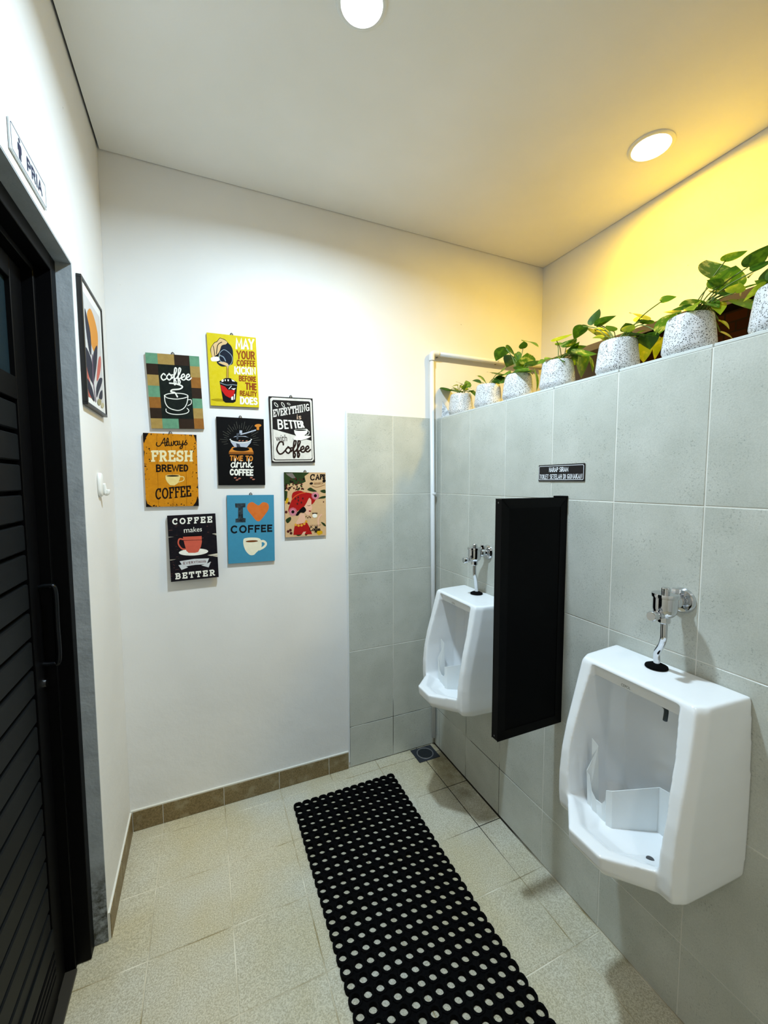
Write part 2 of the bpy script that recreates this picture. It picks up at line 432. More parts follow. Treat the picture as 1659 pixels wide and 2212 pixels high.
# ------------------------------------------------------------------ door
door = thing('door_1', (XL-0.04, DY0, 0.0), 'black louvred aluminium door with glass top pane and pull handle', 'door'); tag(door, kind='structure')
ox, oy = XL-0.04, DY0
def dbox(name, x0, x1, y0, y1, z0, z1, mat, par=door, bev=0.0015):
    return box(name, (x0-ox, y0-oy, z0), (x1-ox, y1-oy, z1), mat, par, bev)
FX0, FX1 = XL-0.155, XL-0.0385
dbox('door_jamb', FX0, FX1, DY1-0.044, DY1-0.0045, 0.002, DZT-0.0045, BLACKALU)
dbox('door_jamb', FX0, FX1, DY0+0.0045, DY0+0.044, 0.002, DZT-0.0045, BLACKALU)
dbox('door_head', FX0, FX1, DY0+0.044, DY1-0.044, DZT-0.046, DZT-0.0045, BLACKALU)
dbox('door_stop', FX0, XL-0.075, DY1-0.060, DY1-0.044, 0.002, DZT-0.046, BLACKALU)
dbox('door_stop', FX0, XL-0.075, DY0+0.044, DY1-0.060, DZT-0.062, DZT-0.046, BLACKALU)
LX0, LX1 = -0.470, -0.430
LY0, LY1, LZ1 = DY0+0.046, DY1-0.063, DZT-0.064
lock_stile = dbox('stile', LX0, LX1, 1.372, LY1, 0.012, LZ1, BLACKALU)
dbox('stile', LX0, LX1, LY0, LY0+0.072, 0.012, LZ1, BLACKALU)
dbox('top_rail', LX0, LX1, LY0+0.0722, 1.3718, 2.015, LZ1, BLACKALU)
dbox('lock_rail', LX0, LX1, LY0+0.0722, 1.3718, 1.712, 1.77, BLACKALU)
dbox('bottom_rail', LX0, LX1+0.002, LY0+0.0722, 1.3718, 0.012, 0.09, BLACKALU)
for z in (0.10, 0.124, 0.148): dbox('rail_ridge', LX0, LX1+0.003, LY0+0.0722, 1.3718, z, z+0.015, BLACKALU, bev=0.003)
dbox('kick_band', LX0, LX1+0.001, LY0+0.0722, 1.3718, 0.172, 0.235, SLATM)
gl = NT('dark_glass'); gl.col(lin((26, 40, 46))); gl.rough(0.22); gl.b.inputs['Specular IOR Level'].default_value = 0.6
dbox('glass_pane', LX0+0.012, LX1-0.012, LY0+0.0722, 1.3718, 1.771, 2.0145, gl.m, bev=0)
z = 1.703; n = 0
while z > 0.27:
    dbox('slat', LX0+0.008, LX1-0.004, LY0+0.0722, 1.3718, z-0.068, z, SLATM, bev=0.003); z -= 0.0788
dbox('slat_backing', LX0+0.001, LX0+0.0075, LY0+0.0722, 1.3718, 0.236, 1.711, BLACK, bev=0)
hp = [(LX1-0.004, 1.43, 1.205), (LX1+0.022, 1.43, 1.208), (LX1+0.036, 1.43, 1.195), (LX1+0.036, 1.43, 1.10), (LX1+0.036, 1.43, 0.995), (LX1+0.022, 1.43, 0.982), (LX1-0.004, 1.43, 0.985)]
tube('pull_handle', [(p[0]-ox, p[1]-oy, p[2]) for p in catmull(hp, 5)], 0.0075, plain('gunmetal', (30, 32, 35), 0.25, 0.8), lock_stile)
lathe('lock_cylinder', [(0.012, 0), (0.012, 0.006), (0.005, 0.008)], (1, 0, 0), (LX1-0.0005-ox, 1.43-oy, 0.93), CHROME, lock_stile, 16)
for z in (0.0,):
    tile(door, 'threshold', (LX0-ox, LY0-oy, 0.0010), (LX1+0.03-ox, LY1-oy, 0.0115), plain('threshold_steel', (52, 48, 40), 0.5), 0.001)

# ------------------------------------------------------------------ downlights
def downlight(name, x, y, r, rgb, watts, spread, label):
    t = thing(name, (x, y, H), label, 'ceiling light')
    lathe('trim_ring', [(r+0.002, -0.0004), (r+0.004, -0.006), (r+0.010, -0.0065), (r+0.016, -0.0035), (r+0.017, -0.0002), (r+0.002, -0.0001)], (0, 0, 1), (0, 0, 0), WHITEP, t, 48)
    lathe('diffuser', [(r, -0.0010), (r, -0.0035), (r*0.9, -0.0045), (r*0.5, -0.0048)], (0, 0, 1), (0, 0, 0), mat_emit(name+'_glow', tuple(0.5+0.5*c for c in rgb), 9.0), t, 48, True)
    la = bpy.data.lights.new('lamp', 'AREA'); la.shape = 'DISK'; la.size = 2*r; la.energy = watts; la.color = rgb; la.spread = math.radians(spread)
    lo = link(bpy.data.objects.new('lamp', la), t); lo.location = (0, 0, -0.0075)
downlight('ceiling_downlight', 0.428, 1.118, 0.052, *COOL_LAMP, 'round cool white downlight above the floor mat')
downlight('ceiling_downlight', 0.428, -0.55, 0.052, *REAR_FILL, 'unseen neutral white fill light added behind the camera')  # added fill light, not a known fitting of this ceiling
downlight('ceiling_downlight', 1.603, 1.122, 0.062, *WARM_LAMP, 'round warm yellow downlight above the potted plants')

# ------------------------------------------------------------------ urinals
def eval_mesh(o):
    dg = bpy.context.evaluated_depsgraph_get(); dg.update()
    return bpy.data.meshes.new_from_object(o.evaluated_get(dg))
def loft_bm(slices):
    """slices: list of (z, [(s, d), ...]) -> closed mesh; local x = -d (out of wall), y = s"""
    bm = bmesh.new(); rings = []
    for z, pts in slices: rings.append([bm.verts.new((-d, s, z)) for s, d in pts])
    n = len(rings[0])
    for i in range(len(rings)-1):
        for k in range(n):
            bm.faces.new((rings[i][k], rings[i][(k+1) % n], rings[i+1][(k+1) % n], rings[i+1][k]))
    bm.faces.new(rings[0][::-1]); bm.faces.new(rings[-1])
    return bm
UZ = 0.535   # underside height above floor
def urinal_mesh():
    def outer(z, hb, hf, dc, dm):
        h = [(-hb, 0.0), (-hf-0.004, dc-0.030), (-hf+0.010, dc), (-0.128, dc), (-0.046, dm)]
        return (z, h+[(-s, d) for s, d in h[::-1]])
    S = [outer(0.000, .176, .158, .215, .275), outer(.012, .182, .168, .236, .312), outer(.030, .184, .170, .241, .325), outer(.066, .185, .171, .243, .329),
         outer(.070, .185, .171, .243, .2435), outer(.12, .186, .171, .243, .2435), outer(.19, .186, .171, .236, .2365), outer(.26, .185, .170, .222, .2225), outer(.33, .183, .168, .203, .2035),
         outer(.40, .180, .165, .186, .1865), outer(.445, .177, .162, .176, .1765), outer(.456, .174, .158, .170, .1705)]
    o1 = bm_obj('tmp_outer', loft_bm(S), CERAMIC)
    def cav(z, hb, hw, db, ds, df):
        h = [(-hb, db), (-hw, db+0.035), (-hw, ds), (-0.040, df)]
        return (z, h+[(-s, d) for s, d in h[::-1]])
    C = [cav(.028, .055, .075, .09, .17, .225), cav(.045, .080, .108, .065, .205, .268), cav(.0665, .090, .124, .055, .228, .293), cav(.0715, .092, .127, .055, .40, .40),
         cav(.20, .100, .134, .045, .40, .40), cav(.33, .098, .128, .045, .40, .40), cav(.413, .092, .119, .050, .40, .40)]
    o2 = bm_obj('tmp_cavity', loft_bm(C), CERAMIC)
    o3 = box('tmp_header', (-0.42, -0.118, 0.385), (-0.1640, 0.118, 0.444), CERAMIC)
    for c in (o2, o3):
        md = o1.modifiers.new('b', 'BOOLEAN'); md.operation = 'DIFFERENCE'; md.object = c; md.solver = 'EXACT'
    rm = o1.modifiers.new('r', 'REMESH'); rm.mode = 'VOXEL'; rm.voxel_size = 0.0026; rm.use_smooth_shade = True
    sm = o1.modifiers.new('s', 'SMOOTH'); sm.factor = 0.5; sm.iterations = 30
    me = eval_mesh(o1)
    for o in (o1, o2, o3):
        d = o.data; bpy.data.objects.remove(o); bpy.data.meshes.remove(d)
    me.name = 'urinal_body'
    me.polygons.foreach_set('use_smooth', [True]*len(me.polygons))
    me.materials.clear(); me.materials.append(CERAMIC)
    return me
U_ME = urinal_mesh()
_bm = bmesh.new(); _bm.from_mesh(U_ME); U_BVH = BVHTree.FromBMesh(_bm); _bm.free()

def text_geo(body, bold=0.0, shear=0.0):
    cu = bpy.data.curves.new('txt', 'FONT'); cu.body = body; cu.offset = bold; cu.shear = shear; cu.resolution_u = 4
    o = bpy.data.objects.new('txt', cu); COL.objects.link(o)
    me = eval_mesh(o)
    V = np.array([v.co[:2] for v in me.vertices]); Fc = [tuple(p.vertices) for p in me.polygons]
    bpy.data.objects.remove(o); bpy.data.curves.remove(cu); bpy.data.meshes.remove(me)
    V -= V.min(0); V /= np.maximum(V.max(0), 1e-6)
    return V, Fc      # unit box

SPLASH = plain('splash_screen_plastic', (224, 228, 228), 0.25)
def splash_geo():
    # thin folded splash plate standing in the bowl: (x out of wall, y, z) measured on the nearer urinal
    U = (XR, 0.69, UZ)
    top = [bp(1279, 1594, 'y', .802), bp(1293, 1611, 'y', .788), bp(1268, 1664, 'y', .800), bp(1275, 1675, 'y', .792), bp(1278, 1708, 'y', .782), bp(1288, 1727, 'y', .770), bp(1300, 1736, 'y', .752), bp(1308, 1729, 'y', .742), bp(1310, 1707, 'y', .735), bp(1323, 1709, 'x', .985), bp(1425, 1700.7, 'x', 1.085), bp(1454, 1717, 'x', 1.085)]
    v = []; f = []
    for p in top:
        v.append(Vector(p)-Vector(U))
    for p in top:
        q = Vector(p)-Vector(U); v.append(Vector((q.x, q.y*0.93, 0.028)))
    n = len(top)
    for i in range(n-1): f.append((i, i+1, n+i+1, n+i))
    return v, f
def urinal(y, label, nozzle):
    t = thing('urinal', (XR-0.0006, y, UZ), label, 'urinal', 'urinals on the tiled partition')
    link(bpy.data.objects.new('body', U_ME), t)
    v, f = splash_geo()
    sp = mesh_obj('splash_plate', v, f, SPLASH, t)
    so = sp.modifiers.new('t', 'SOLIDIFY'); so.thickness = 0.0022; so.offset = 0
    # maker's lettering on the header
    V, Fc = text_geo('CEPOL', 0.0)
    vv = []
    for a, b in V:
        s = 0.026*(0.5-a)*1.0+0.022; z = 0.419+0.0075*b
        hit = U_BVH.ray_cast(Vector((-0.5, s, z)), Vector((1, 0, 0)))
        d = hit[0].x if hit[0] else -0.167
        vv.append((d-0.0006, s, z))
    mesh_obj('wordmark', vv, Fc, plain('wordmark_ink', (128, 136, 136), 0.5), t)
    if nozzle:
        U = Vector((XR, y, UZ))
        P = [Vector(bp(1420, 1512, 'x', 1.075))-U, Vector(bp(1432, 1523, 'x', 1.055))-U, Vector(bp(1439.5, 1533, 'x', 1.045))-U, Vector(bp(1437, 1556, 'x', 1.045))-U]
        P = [P[0]+Vector((0.03, 0.01, 0.02))]+P
        tube('spray_nozzle', catmull(P, 4), 0.0055, plain('nozzle_rubber', (40, 52, 54), 0.4), t, 8)
    hit = U_BVH.ray_cast(Vector((-0.190, -0.078, 0.2)), Vector((0, 0, -1)))
    lathe('drain_cover', [(0.009, -0.002), (0.009, 0.001), (0.006, 0.002)], (0, 0, 1), hit[0], STEEL, t, 20)
    return t
urinal(0.690, 'white ceramic wall urinal on the open side of the black divider, away from the corner', True)
urinal(1.512, 'white ceramic wall urinal between the black divider and the corner pipe', False)

# ------------------------------------------------------------------ flush valves
def valve(yb, yring, label):
    t = thing('flush_valve', (XR-0.0005, yb, 1.180), label, 'flush valve', 'chrome flush valves')
    xo = -0.073
    lathe('wall_flange', [(0.034, 0.0), (0.034, 0.003), (0.029, 0.010), (0.018, 0.013), (0.010, 0.014)], (-1, 0, 0), (0, 0, 0), CHROME, t)
    lathe('inlet_pipe', [(0.0125, 0.008), (0.0125, 0.024), (0.017, 0.026), (0.019, 0.036), (0.015, 0.045), (0.012, 0.047), (0.012, 0.060)], (-1, 0, 0), (0, 0, 0), CHROME, t)
    lathe('stop_screw', [(0.010, 0.010), (0.010, 0.022), (0.0095, 0.0225), (0.0095, 0.034), (0.008, 0.036)], (0, 0, 1), (-0.033, 0, 0), CHROME, t, 6)
    lathe('valve_body', [(0.012, -0.036), (0.020, -0.033), (0.0265, -0.024), (0.0285, -0.012), (0.0285, 0.016), (0.0315, 0.0175), (0.0325, 0.024), (0.0315, 0.027), (0.012, 0.030)], (0, 0, 1), (xo, 0, 0), CHROME, t, 40)
    lathe('cap_screw', [(0.010, 0.029), (0.0105, 0.040), (0.009, 0.042)], (0, 0, 1), (xo, 0, 0), CHROME, t, 20)
    lathe('push_knob', [(0.011, 0.018), (0.011, 0.034), (0.008, 0.035), (0.008, 0.043), (0.0125, 0.044), (0.0130, 0.058), (0.011, 0.061)], (-1, 0, 0), (xo, -0.003, -0.026), CHROME, t, 24)
    lathe('tube_nut', [(0.012, -0.034), (0.0145, -0.036), (0.0145, -0.050), (0.011, -0.053)], (0, 0, 1), (xo, 0, 0), CHROME, t, 8)
    dy = yring-yb; zr = -0.189
    xr = -0.052
    P = [(xo, 0, -0.048), (xo+0.000, 0, -0.075), (xo+0.002, dy*0.05, -0.095), (xo+0.010, dy*0.4, -0.118), (xr-0.003, dy*0.95, -0.145), (xr, dy, -0.165), (xr, dy, zr+0.004)]
    tube('flush_tube', catmull(P, 6), 0.0082, CHROME, t, 20)
    lathe('rubber_collar', [(0.028, zr+0.002), (0.027, zr+0.006), (0.018, zr+0.0105), (0.0095, zr+0.013)], (0, 0, 1), (xr, dy, 0), RUBBER, t, 28)
valve(0.678, 0.706, 'chrome flush valve whose tube bends into the urinal clear of the corner')
valve(1.508, 1.519, 'chrome flush valve between the black divider and the corner pipe')

# ------------------------------------------------------------------ divider panel
dv = thing('urinal_divider', (XR-0.0006, 1.086, 0.622), 'flat black framed divider panel standing out from the tiles', 'divider')
PW, PH, PT = 0.288, 0.820, 0.030
box('panel', (-PW+0.004, -PT/2+0.0012, 0.004), (-0.002, PT/2-0.0012, PH-0.004), BLACK, dv)
def rail(pts):   # mitred frame rail from an outline in (x, z)
    v = []; 
    for y in (-PT/2, PT/2): v += [(x, y, z) for x, z in pts]
    f = [(0, 1, 2, 3), (7, 6, 5, 4)]+[(i, (i+1) % 4+0, (i+1) % 4+4, i+4) for i in range(4)]
    bm = bmesh.new(); me = bpy.data.meshes.new('r'); me.from_pydata(v, [], f); bm.from_mesh(me); bpy.data.meshes.remove(me)
    bmesh.ops.bevel(bm, geom=bm.edges[:], offset=0.0009, segments=1, affect='EDGES')
    bm_obj('frame_rail', bm, BLACKALU, dv)
b_ = 0.030
rail([(-PW, 0), (0, 0), (-b_, b_), (-PW+b_, b_)]); rail([(-PW, PH), (-PW+b_, PH-b_), (-b_, PH-b_), (0, PH)])
rail([(-PW, 0), (-PW+b_, b_), (-PW+b_, PH-b_), (-PW, PH)]); rail([(0, 0), (0, PH), (-b_, PH-b_), (-b_, b_)])
for z in (0.012, PH-0.012): lathe('screw', [(0.0028, 0), (0.0028, 0.0008), (0.0012, 0.0016)], (-1, 0, 0), (-PW+0.0004, 0.002, z), STEEL, dv, 12)
box('wall_bracket', (-0.034, -PT/2-0.003, PH+0.0005), (0.0, PT/2+0.003, PH+0.0065), BLACK, dv, 0.001)

# ------------------------------------------------------------------ corner water pipe
wp = thing('water_pipe', (1.158, YB-0.02, 0.05), 'thin white plastic pipe rising in the tiled corner and turning behind the plants', 'pipe')
o0 = Vector((1.158, YB-0.02, 0.05)); rP = 0.0118
A, B = Vector((1.158, YB-0.0240, 0.052)), Vector((1.1300, YB-0.0240, 2.163)); Cc = Vector((1.88, YB-0.0240, 2.178))
tube('riser_pipe', [p-o0 for p in (A, B-Vector((0, 0, 0.012)))], rP, PVC, wp, 16)
el = [B+Vector((0.0005, 0, -0.028)), B+Vector((0, 0, -0.004)), B+Vector((0.004, 0, 0.008)), B+Vector((0.014, 0, 0.0125)), B+Vector((0.040, 0, 0.013))]
tube('elbow', [p-o0 for p in catmull(el, 4)], 0.0152, PVC, wp, 16)
tube('branch_pipe', [p-o0 for p in (B+Vector((0.02, 0, 0.0129)), Cc)], rP, PVC, wp, 16)
for c, ax in (((1.1445, YB-0.0240, 1.434), (0, 0, 1)), ((1.168, YB-0.0240, 2.1765), (1, 0, 0)), ((1.555, YB-0.0240, 2.1845), (1, 0, 0))):
    q = Vector(c)-o0
    clip = lathe('pipe_clip', [(0.0145, -0.006), (0.0152, -0.005), (0.0152, 0.005), (0.0145, 0.006)], ax, q, PVC, wp, 20)
    box('clip_nail', (q.x-0.003+(0.015 if ax[2] else 0), q.y+0.0, q.z-0.003-(0.016 if ax[0] else 0)), (q.x+0.003+(0.015 if ax[2] else 0), q.y+0.0160, q.z+0.003-(0.016 if ax[0] else 0)), STEEL, clip)

# ------------------------------------------------------------------ floor drain
dr = thing('floor_drain', (1.078, 1.906, 0.0004), 'square grey metal floor drain with round slotted grate in the corner', 'drain')
box('plate', (-0.064, -0.055, 0.0), (0.064, 0.055, 0.003), plain('drain_metal', (62, 66, 74), 0.45, 0.6), dr, 0.001)
lathe('grate_ring', [(0.040, 0.0030), (0.041, 0.0052), (0.046, 0.0052), (0.047, 0.0030), (0.040, 0.0029)], (0, 0, 1), (0, 0, 0), plain('grate_metal', (150, 152, 158), 0.35, 0.8), dr, 36)
lathe('grate_well', [(0.040, 0.0030), (0.020, 0.0033)], (0, 0, 1), (0, 0, 0), plain('drain_dark', (22, 26, 30), 0.5), dr, 36)
for i in range(7):
    yy = -0.030+i*0.010; hw = math.sqrt(max(0.0385**2-yy**2, 0))
    box('grate_bar', (-hw, yy-0.0022, 0.0031), (hw, yy+0.0022, 0.0050), plain('grate_bar_metal', (70, 76, 82), 0.4, 0.7), dr)

# ------------------------------------------------------------------ rubber floor mat
def make_mat():
    pitch, n_x, n_y, hz = 0.0390, 13, 39, 0.0145
    x0, y1 = 0.3365, 1.8265
    K = 16; V = []; Fc = []
    R1, R2 = 0.0128, 0.0138
    hv, cut = 0.0194, 0.0085
    ang = [2*math.pi*k/K for k in range(K)]
    octp = []
    for a in ang:
        c, s = math.cos(a), math.sin(a)
        r = min(hv/max(abs(c), 1e-6), hv/max(abs(s), 1e-6), (2*hv-cut)/(abs(c)+abs(s)))
        octp.append((c*r, s*r))
    for iy in range(n_y):
        for ix in range(n_x):
            cx = x0+pitch*(ix+0.5); cy = y1-pitch*(iy+0.5); b = len(V)
            V += [(cx+R1*math.cos(a), cy+R1*math.sin(a), 0.0) for a in ang]
            V += [(cx+R2*math.cos(a), cy+R2*math.sin(a), hz) for a in ang]
            V += [(cx+px*0.95, cy+py*0.95, hz) for px, py in octp]
            V += [(cx+px, cy+py, hz-0.002) for px, py in octp]
            V += [(cx+px, cy+py, 0.0) for px, py in octp]
            for l in range(4):
                for k in range(K):
                    k2 = (k+1) % K
                    Fc.append((b+l*K+k, b+l*K+k2, b+(l+1)*K+k2, b+(l+1)*K+k))
            if ix < n_x-1 and iy < n_y-1:
                gx, gy = cx+pitch/2, cy-pitch/2; g = len(V); e = 0.0105
                V += [(gx-e, gy, hz-0.003), (gx, gy-e, hz-0.003), (gx+e, gy, hz-0.003), (gx, gy+e, hz-0.003)]
                Fc.append((g, g+1, g+2, g+3))
    c = Vector((x0+pitch*n_x/2, y1-pitch*n_y/2, 0.0006))
    o = mesh_obj('rubber_mat', [(v[0]-c.x, v[1]-c.y, v[2]) for v in V], Fc, RUBBER)
    o.location = c
    tag(o, 'long black rubber floor mat pierced with rows of round holes', 'floor mat')
make_mat()

# ------------------------------------------------------------------ lettering
def arc(cx, cy, rx, ry, a0, a1, n=10):
    return [(cx+rx*math.cos(math.radians(a0+(a1-a0)*i/n)), cy+ry*math.sin(math.radians(a0+(a1-a0)*i/n))) for i in range(n+1)]
# slab letters: (advance, strokes, slab serifs (x, y, half width))
SLAB = {
 'C': (.78, [arc(.40, .5, .32, .42, 50, 310, 14), [(.62, .92), (.62, .68)]], []),
 'O': (.84, [arc(.42, .5, .33, .42, 0, 360, 18)], []),
 'F': (.72, [[(.2, .06), (.2, .94)], [(.2, .94), (.64, .94), (.64, .72)], [(.2, .52), (.5, .52)]], [(.2, .05, .2), (.14, .94, .12)]),
 'E': (.76, [[(.2, .06), (.2, .94)], [(.2, .94), (.66, .94), (.66, .74)], [(.2, .52), (.52, .52)], [(.2, .06), (.66, .06), (.66, .27)]], [(.12, .06, .12), (.12, .94, .12)]),
 'B': (.78, [[(.2, .06), (.2, .94), (.46, .94)]+arc(.46, .73, .2, .21, 90, -90, 8)+[(.2, .52)], [(.46, .52)]+arc(.46, .29, .23, .23, 90, -90, 8)+[(.2, .06)]], [(.12, .06, .12), (.12, .94, .12)]),
 'T': (.76, [[(.38, .06), (.38, .94)], [(.08, .7), (.08, .94), (.68, .94), (.68, .7)]], [(.38, .05, .2)]),
 'R': (.82, [[(.2, .06), (.2, .94), (.46, .94)]+arc(.46, .71, .2, .23, 90, -90, 8)+[(.2, .48)], [(.42, .48), (.66, .06)]], [(.2, .05, .18), (.12, .94, .12), (.70, .05, .12)]),
 'V': (.84, [[(.12, .94), (.42, .06), (.72, .94)]], [(.14, .95, .15), (.70, .95, .15)]),
 'Y': (.84, [[(.12, .94), (.42, .48), (.72, .94)], [(.42, .48), (.42, .06)]], [(.14, .95, .15), (.70, .95, .15), (.42, .05, .18)]),
 'H': (.88, [[(.18, .06), (.18, .94)], [(.70, .06), (.70, .94)], [(.18, .5), (.70, .5)]], [(.18, .05, .17), (.18, .95, .17), (.70, .05, .17), (.70, .95, .17)]),
 'I': (.46, [[(.23, .06), (.23, .94)]], [(.23, .05, .19), (.23, .95, .19)]),
 'N': (.90, [[(.18, .06), (.18, .94), (.70, .06), (.70, .94)]], [(.18, .05, .17), (.14, .95, .15), (.70, .95, .17)]),
 'G': (.84, [arc(.42, .5, .33, .42, 48, 330, 14), [(.44, .46), (.72, .46), (.72, .10)]], []),
 'S': (.72, [[(.60, .92), (.60, .72)], arc(.36, .72, .23, .22, 20, 250, 9)+arc(.36, .28, .25, .22, 70, -160, 9), [(.10, .10), (.10, .30)]], []),
 'A': (.86, [[(.12, .06), (.42, .94), (.74, .06)], [(.24, .34), (.62, .34)]], [(.13, .05, .14), (.73, .05, .15)]),
}
SANS = {
 'A': (.74, [[(.06, 0), (.37, 1), (.68, 0)], [(.17, .30), (.57, .30)]]),
 'B': (.68, [[(.1, 0), (.1, 1), (.36, 1)]+arc(.36, .76, .22, .24, 90, -90, 8)+[(.1, .52)], [(.36, .52)]+arc(.36, .26, .25, .26, 90, -90, 8)+[(.1, 0)]]),
 'C': (.68, [arc(.36, .5, .28, .5, 48, 312, 14)]), 'D': (.70, [[(.1, 0), (.1, 1), (.32, 1)]+arc(.32, .5, .30, .5, 90, -90, 12)+[(.1, 0)]]),
 'E': (.60, [[(.54, 1), (.1, 1), (.1, 0), (.54, 0)], [(.1, .52), (.48, .52)]]), 'F': (.58, [[(.54, 1), (.1, 1), (.1, 0)], [(.1, .5), (.48, .5)]]),
 'G': (.72, [arc(.36, .5, .28, .5, 48, 300, 14)+[(.62, .12), (.62, .44), (.40, .44)]]), 'H': (.72, [[(.1, 0), (.1, 1)], [(.62, 0), (.62, 1)], [(.1, .5), (.62, .5)]]),
 'I': (.26, [[(.13, 0), (.13, 1)]]), 'K': (.70, [[(.1, 0), (.1, 1)], [(.60, 1), (.12, .42)], [(.26, .58), (.64, 0)]]), 'L': (.56, [[(.1, 1), (.1, 0), (.52, 0)]]),
 'M': (.90, [[(.08, 0), (.12, 1), (.45, .2), (.78, 1), (.82, 0)]]), 'N': (.74, [[(.1, 0), (.1, 1), (.64, 0), (.64, 1)]]), 'O': (.74, [arc(.37, .5, .29, .5, 0, 360, 20)]),
 'P': (.66, [[(.1, 0), (.1, 1), (.36, 1)]+arc(.36, .74, .24, .26, 90, -90, 8)+[(.1, .48)]]), 'R': (.70, [[(.1, 0), (.1, 1), (.36, 1)]+arc(.36, .75, .23, .25, 90, -90, 8)+[(.1, .50)], [(.36, .50), (.62, 0)]]),
 'S': (.64, [arc(.33, .75, .24, .25, 35, 262, 9)+arc(.32, .25, .26, .25, 85, -145, 9)]), 'T': (.64, [[(.04, 1), (.60, 1)], [(.32, 1), (.32, 0)]]),
 'U': (.72, [[(.1, 1), (.1, .32)]+arc(.36, .30, .26, .30, 180, 360, 10)+[(.62, 1)]]), 'V': (.72, [[(.05, 1), (.36, 0), (.67, 1)]]), 'W': (1.0, [[(.04, 1), (.26, 0), (.50, .85), (.74, 0), (.96, 1)]]),
 'Y': (.68, [[(.04, 1), (.34, .48), (.64, 1)], [(.34, .48), (.34, 0)]]), ' ': (.34, []),
}
# cursive letters: x-height 1; (advance, strokes)
CUR = {
 'c': (.66, [[(.56, .78), (.34, 1.0), (.06, .5), (.3, 0), (.74, .28)]]),
 'o': (.76, [[(.38, 1), (.06, .5), (.36, 0), (.66, .5), (.38, 1), (.5, .8), (.84, .82)]]),
 'f': (.52, [[(-.05, .25), (.36, 1.0), (.55, 1.75), (.36, 1.95), (.24, 1.2), (.20, -.5), (.32, -.75), (.44, -.3), (.30, .15), (.66, .3)]]),
 'e': (.66, [[(.0, .35), (.5, .6), (.4, .98), (.12, .7), (.15, .15), (.45, 0), (.76, .32)]]),
 'd': (.82, [[(.6, .8), (.3, 1), (.05, .5), (.3, 0), (.6, .4)], [(.66, 1.85), (.6, .2), (.84, .15)]]),
 'r': (.56, [[(0, .2), (.14, .95), (.22, 1.08), (.36, .86), (.52, .92)], [(.16, .95), (.12, 0)]]),
 'i': (.42, [[(.12, 1), (.12, .15), (.24, 0), (.46, .3)], [(.14, 1.4), (.15, 1.42)]]),
 'n': (.80, [[(.1, 1), (.1, 0)], [(.1, .5), (.36, 1), (.56, .8), (.56, .1), (.82, .2)]]),
 'k': (.78, [[(.14, 1.85), (.1, 0)], [(.1, .4), (.55, 1.0)], [(.22, .5), (.55, 0), (.8, .15)]]),
 'A': (1.05, [[(-.5, 1.0), (-.62, .4), (-.3, .05), (.15, .4), (.80, 1.85), (.84, .9), (.86, .05), (1.1, .2)], [(.25, .75), (1.05, .80)]]),
 'l': (.38, [[(.0, .3), (.40, 1.4), (.28, 1.85), (.12, 1.2), (.15, .15), (.46, .25)]]),
 'w': (.95, [[(.05, 1), (.12, .1), (.40, .15), (.5, .85), (.52, .1), (.80, .2), (.86, 1), (1.0, .85)]]),
 'a': (.82, [[(.6, .85), (.3, 1), (.05, .5), (.3, 0), (.56, .4), (.62, 1), (.62, .15), (.88, .2)]]),
 'y': (.78, [[(.05, 1), (.1, .3), (.35, .1), (.58, .6)], [(.62, 1), (.5, -.5), (.22, -.8), (.12, -.5), (.84, .3)]]),
 's': (.56, [[(.0, .15), (.38, 1.05), (.28, .75), (.52, .3), (.30, 0), (.05, .12)]]),
 'C': (.98, [[(.80, 1.35), (.74, 1.75), (.40, 1.75), (.10, .8), (.34, .05), (.66, .05), (.98, .45)]]),
}

def homography(src, dst):
    A = []; b = []
    for (x, y), (u, v_) in zip(src, dst):
        A.append([x, y, 1, 0, 0, 0, -u*x, -u*y]); b.append(u)
        A.append([0, 0, 0, x, y, 1, -v_*x, -v_*y]); b.append(v_)
    h = np.linalg.solve(np.array(A, float), np.array(b, float))
    return np.array([[h[0], h[1], h[2]], [h[3], h[4], h[5]], [h[6], h[7], 1.0]])
def hmap(Hm, pts):
    P = np.c_[np.array(pts, float).reshape(-1, 2), np.ones(len(pts))]@Hm.T
    return P[:, :2]/P[:, 2:3]

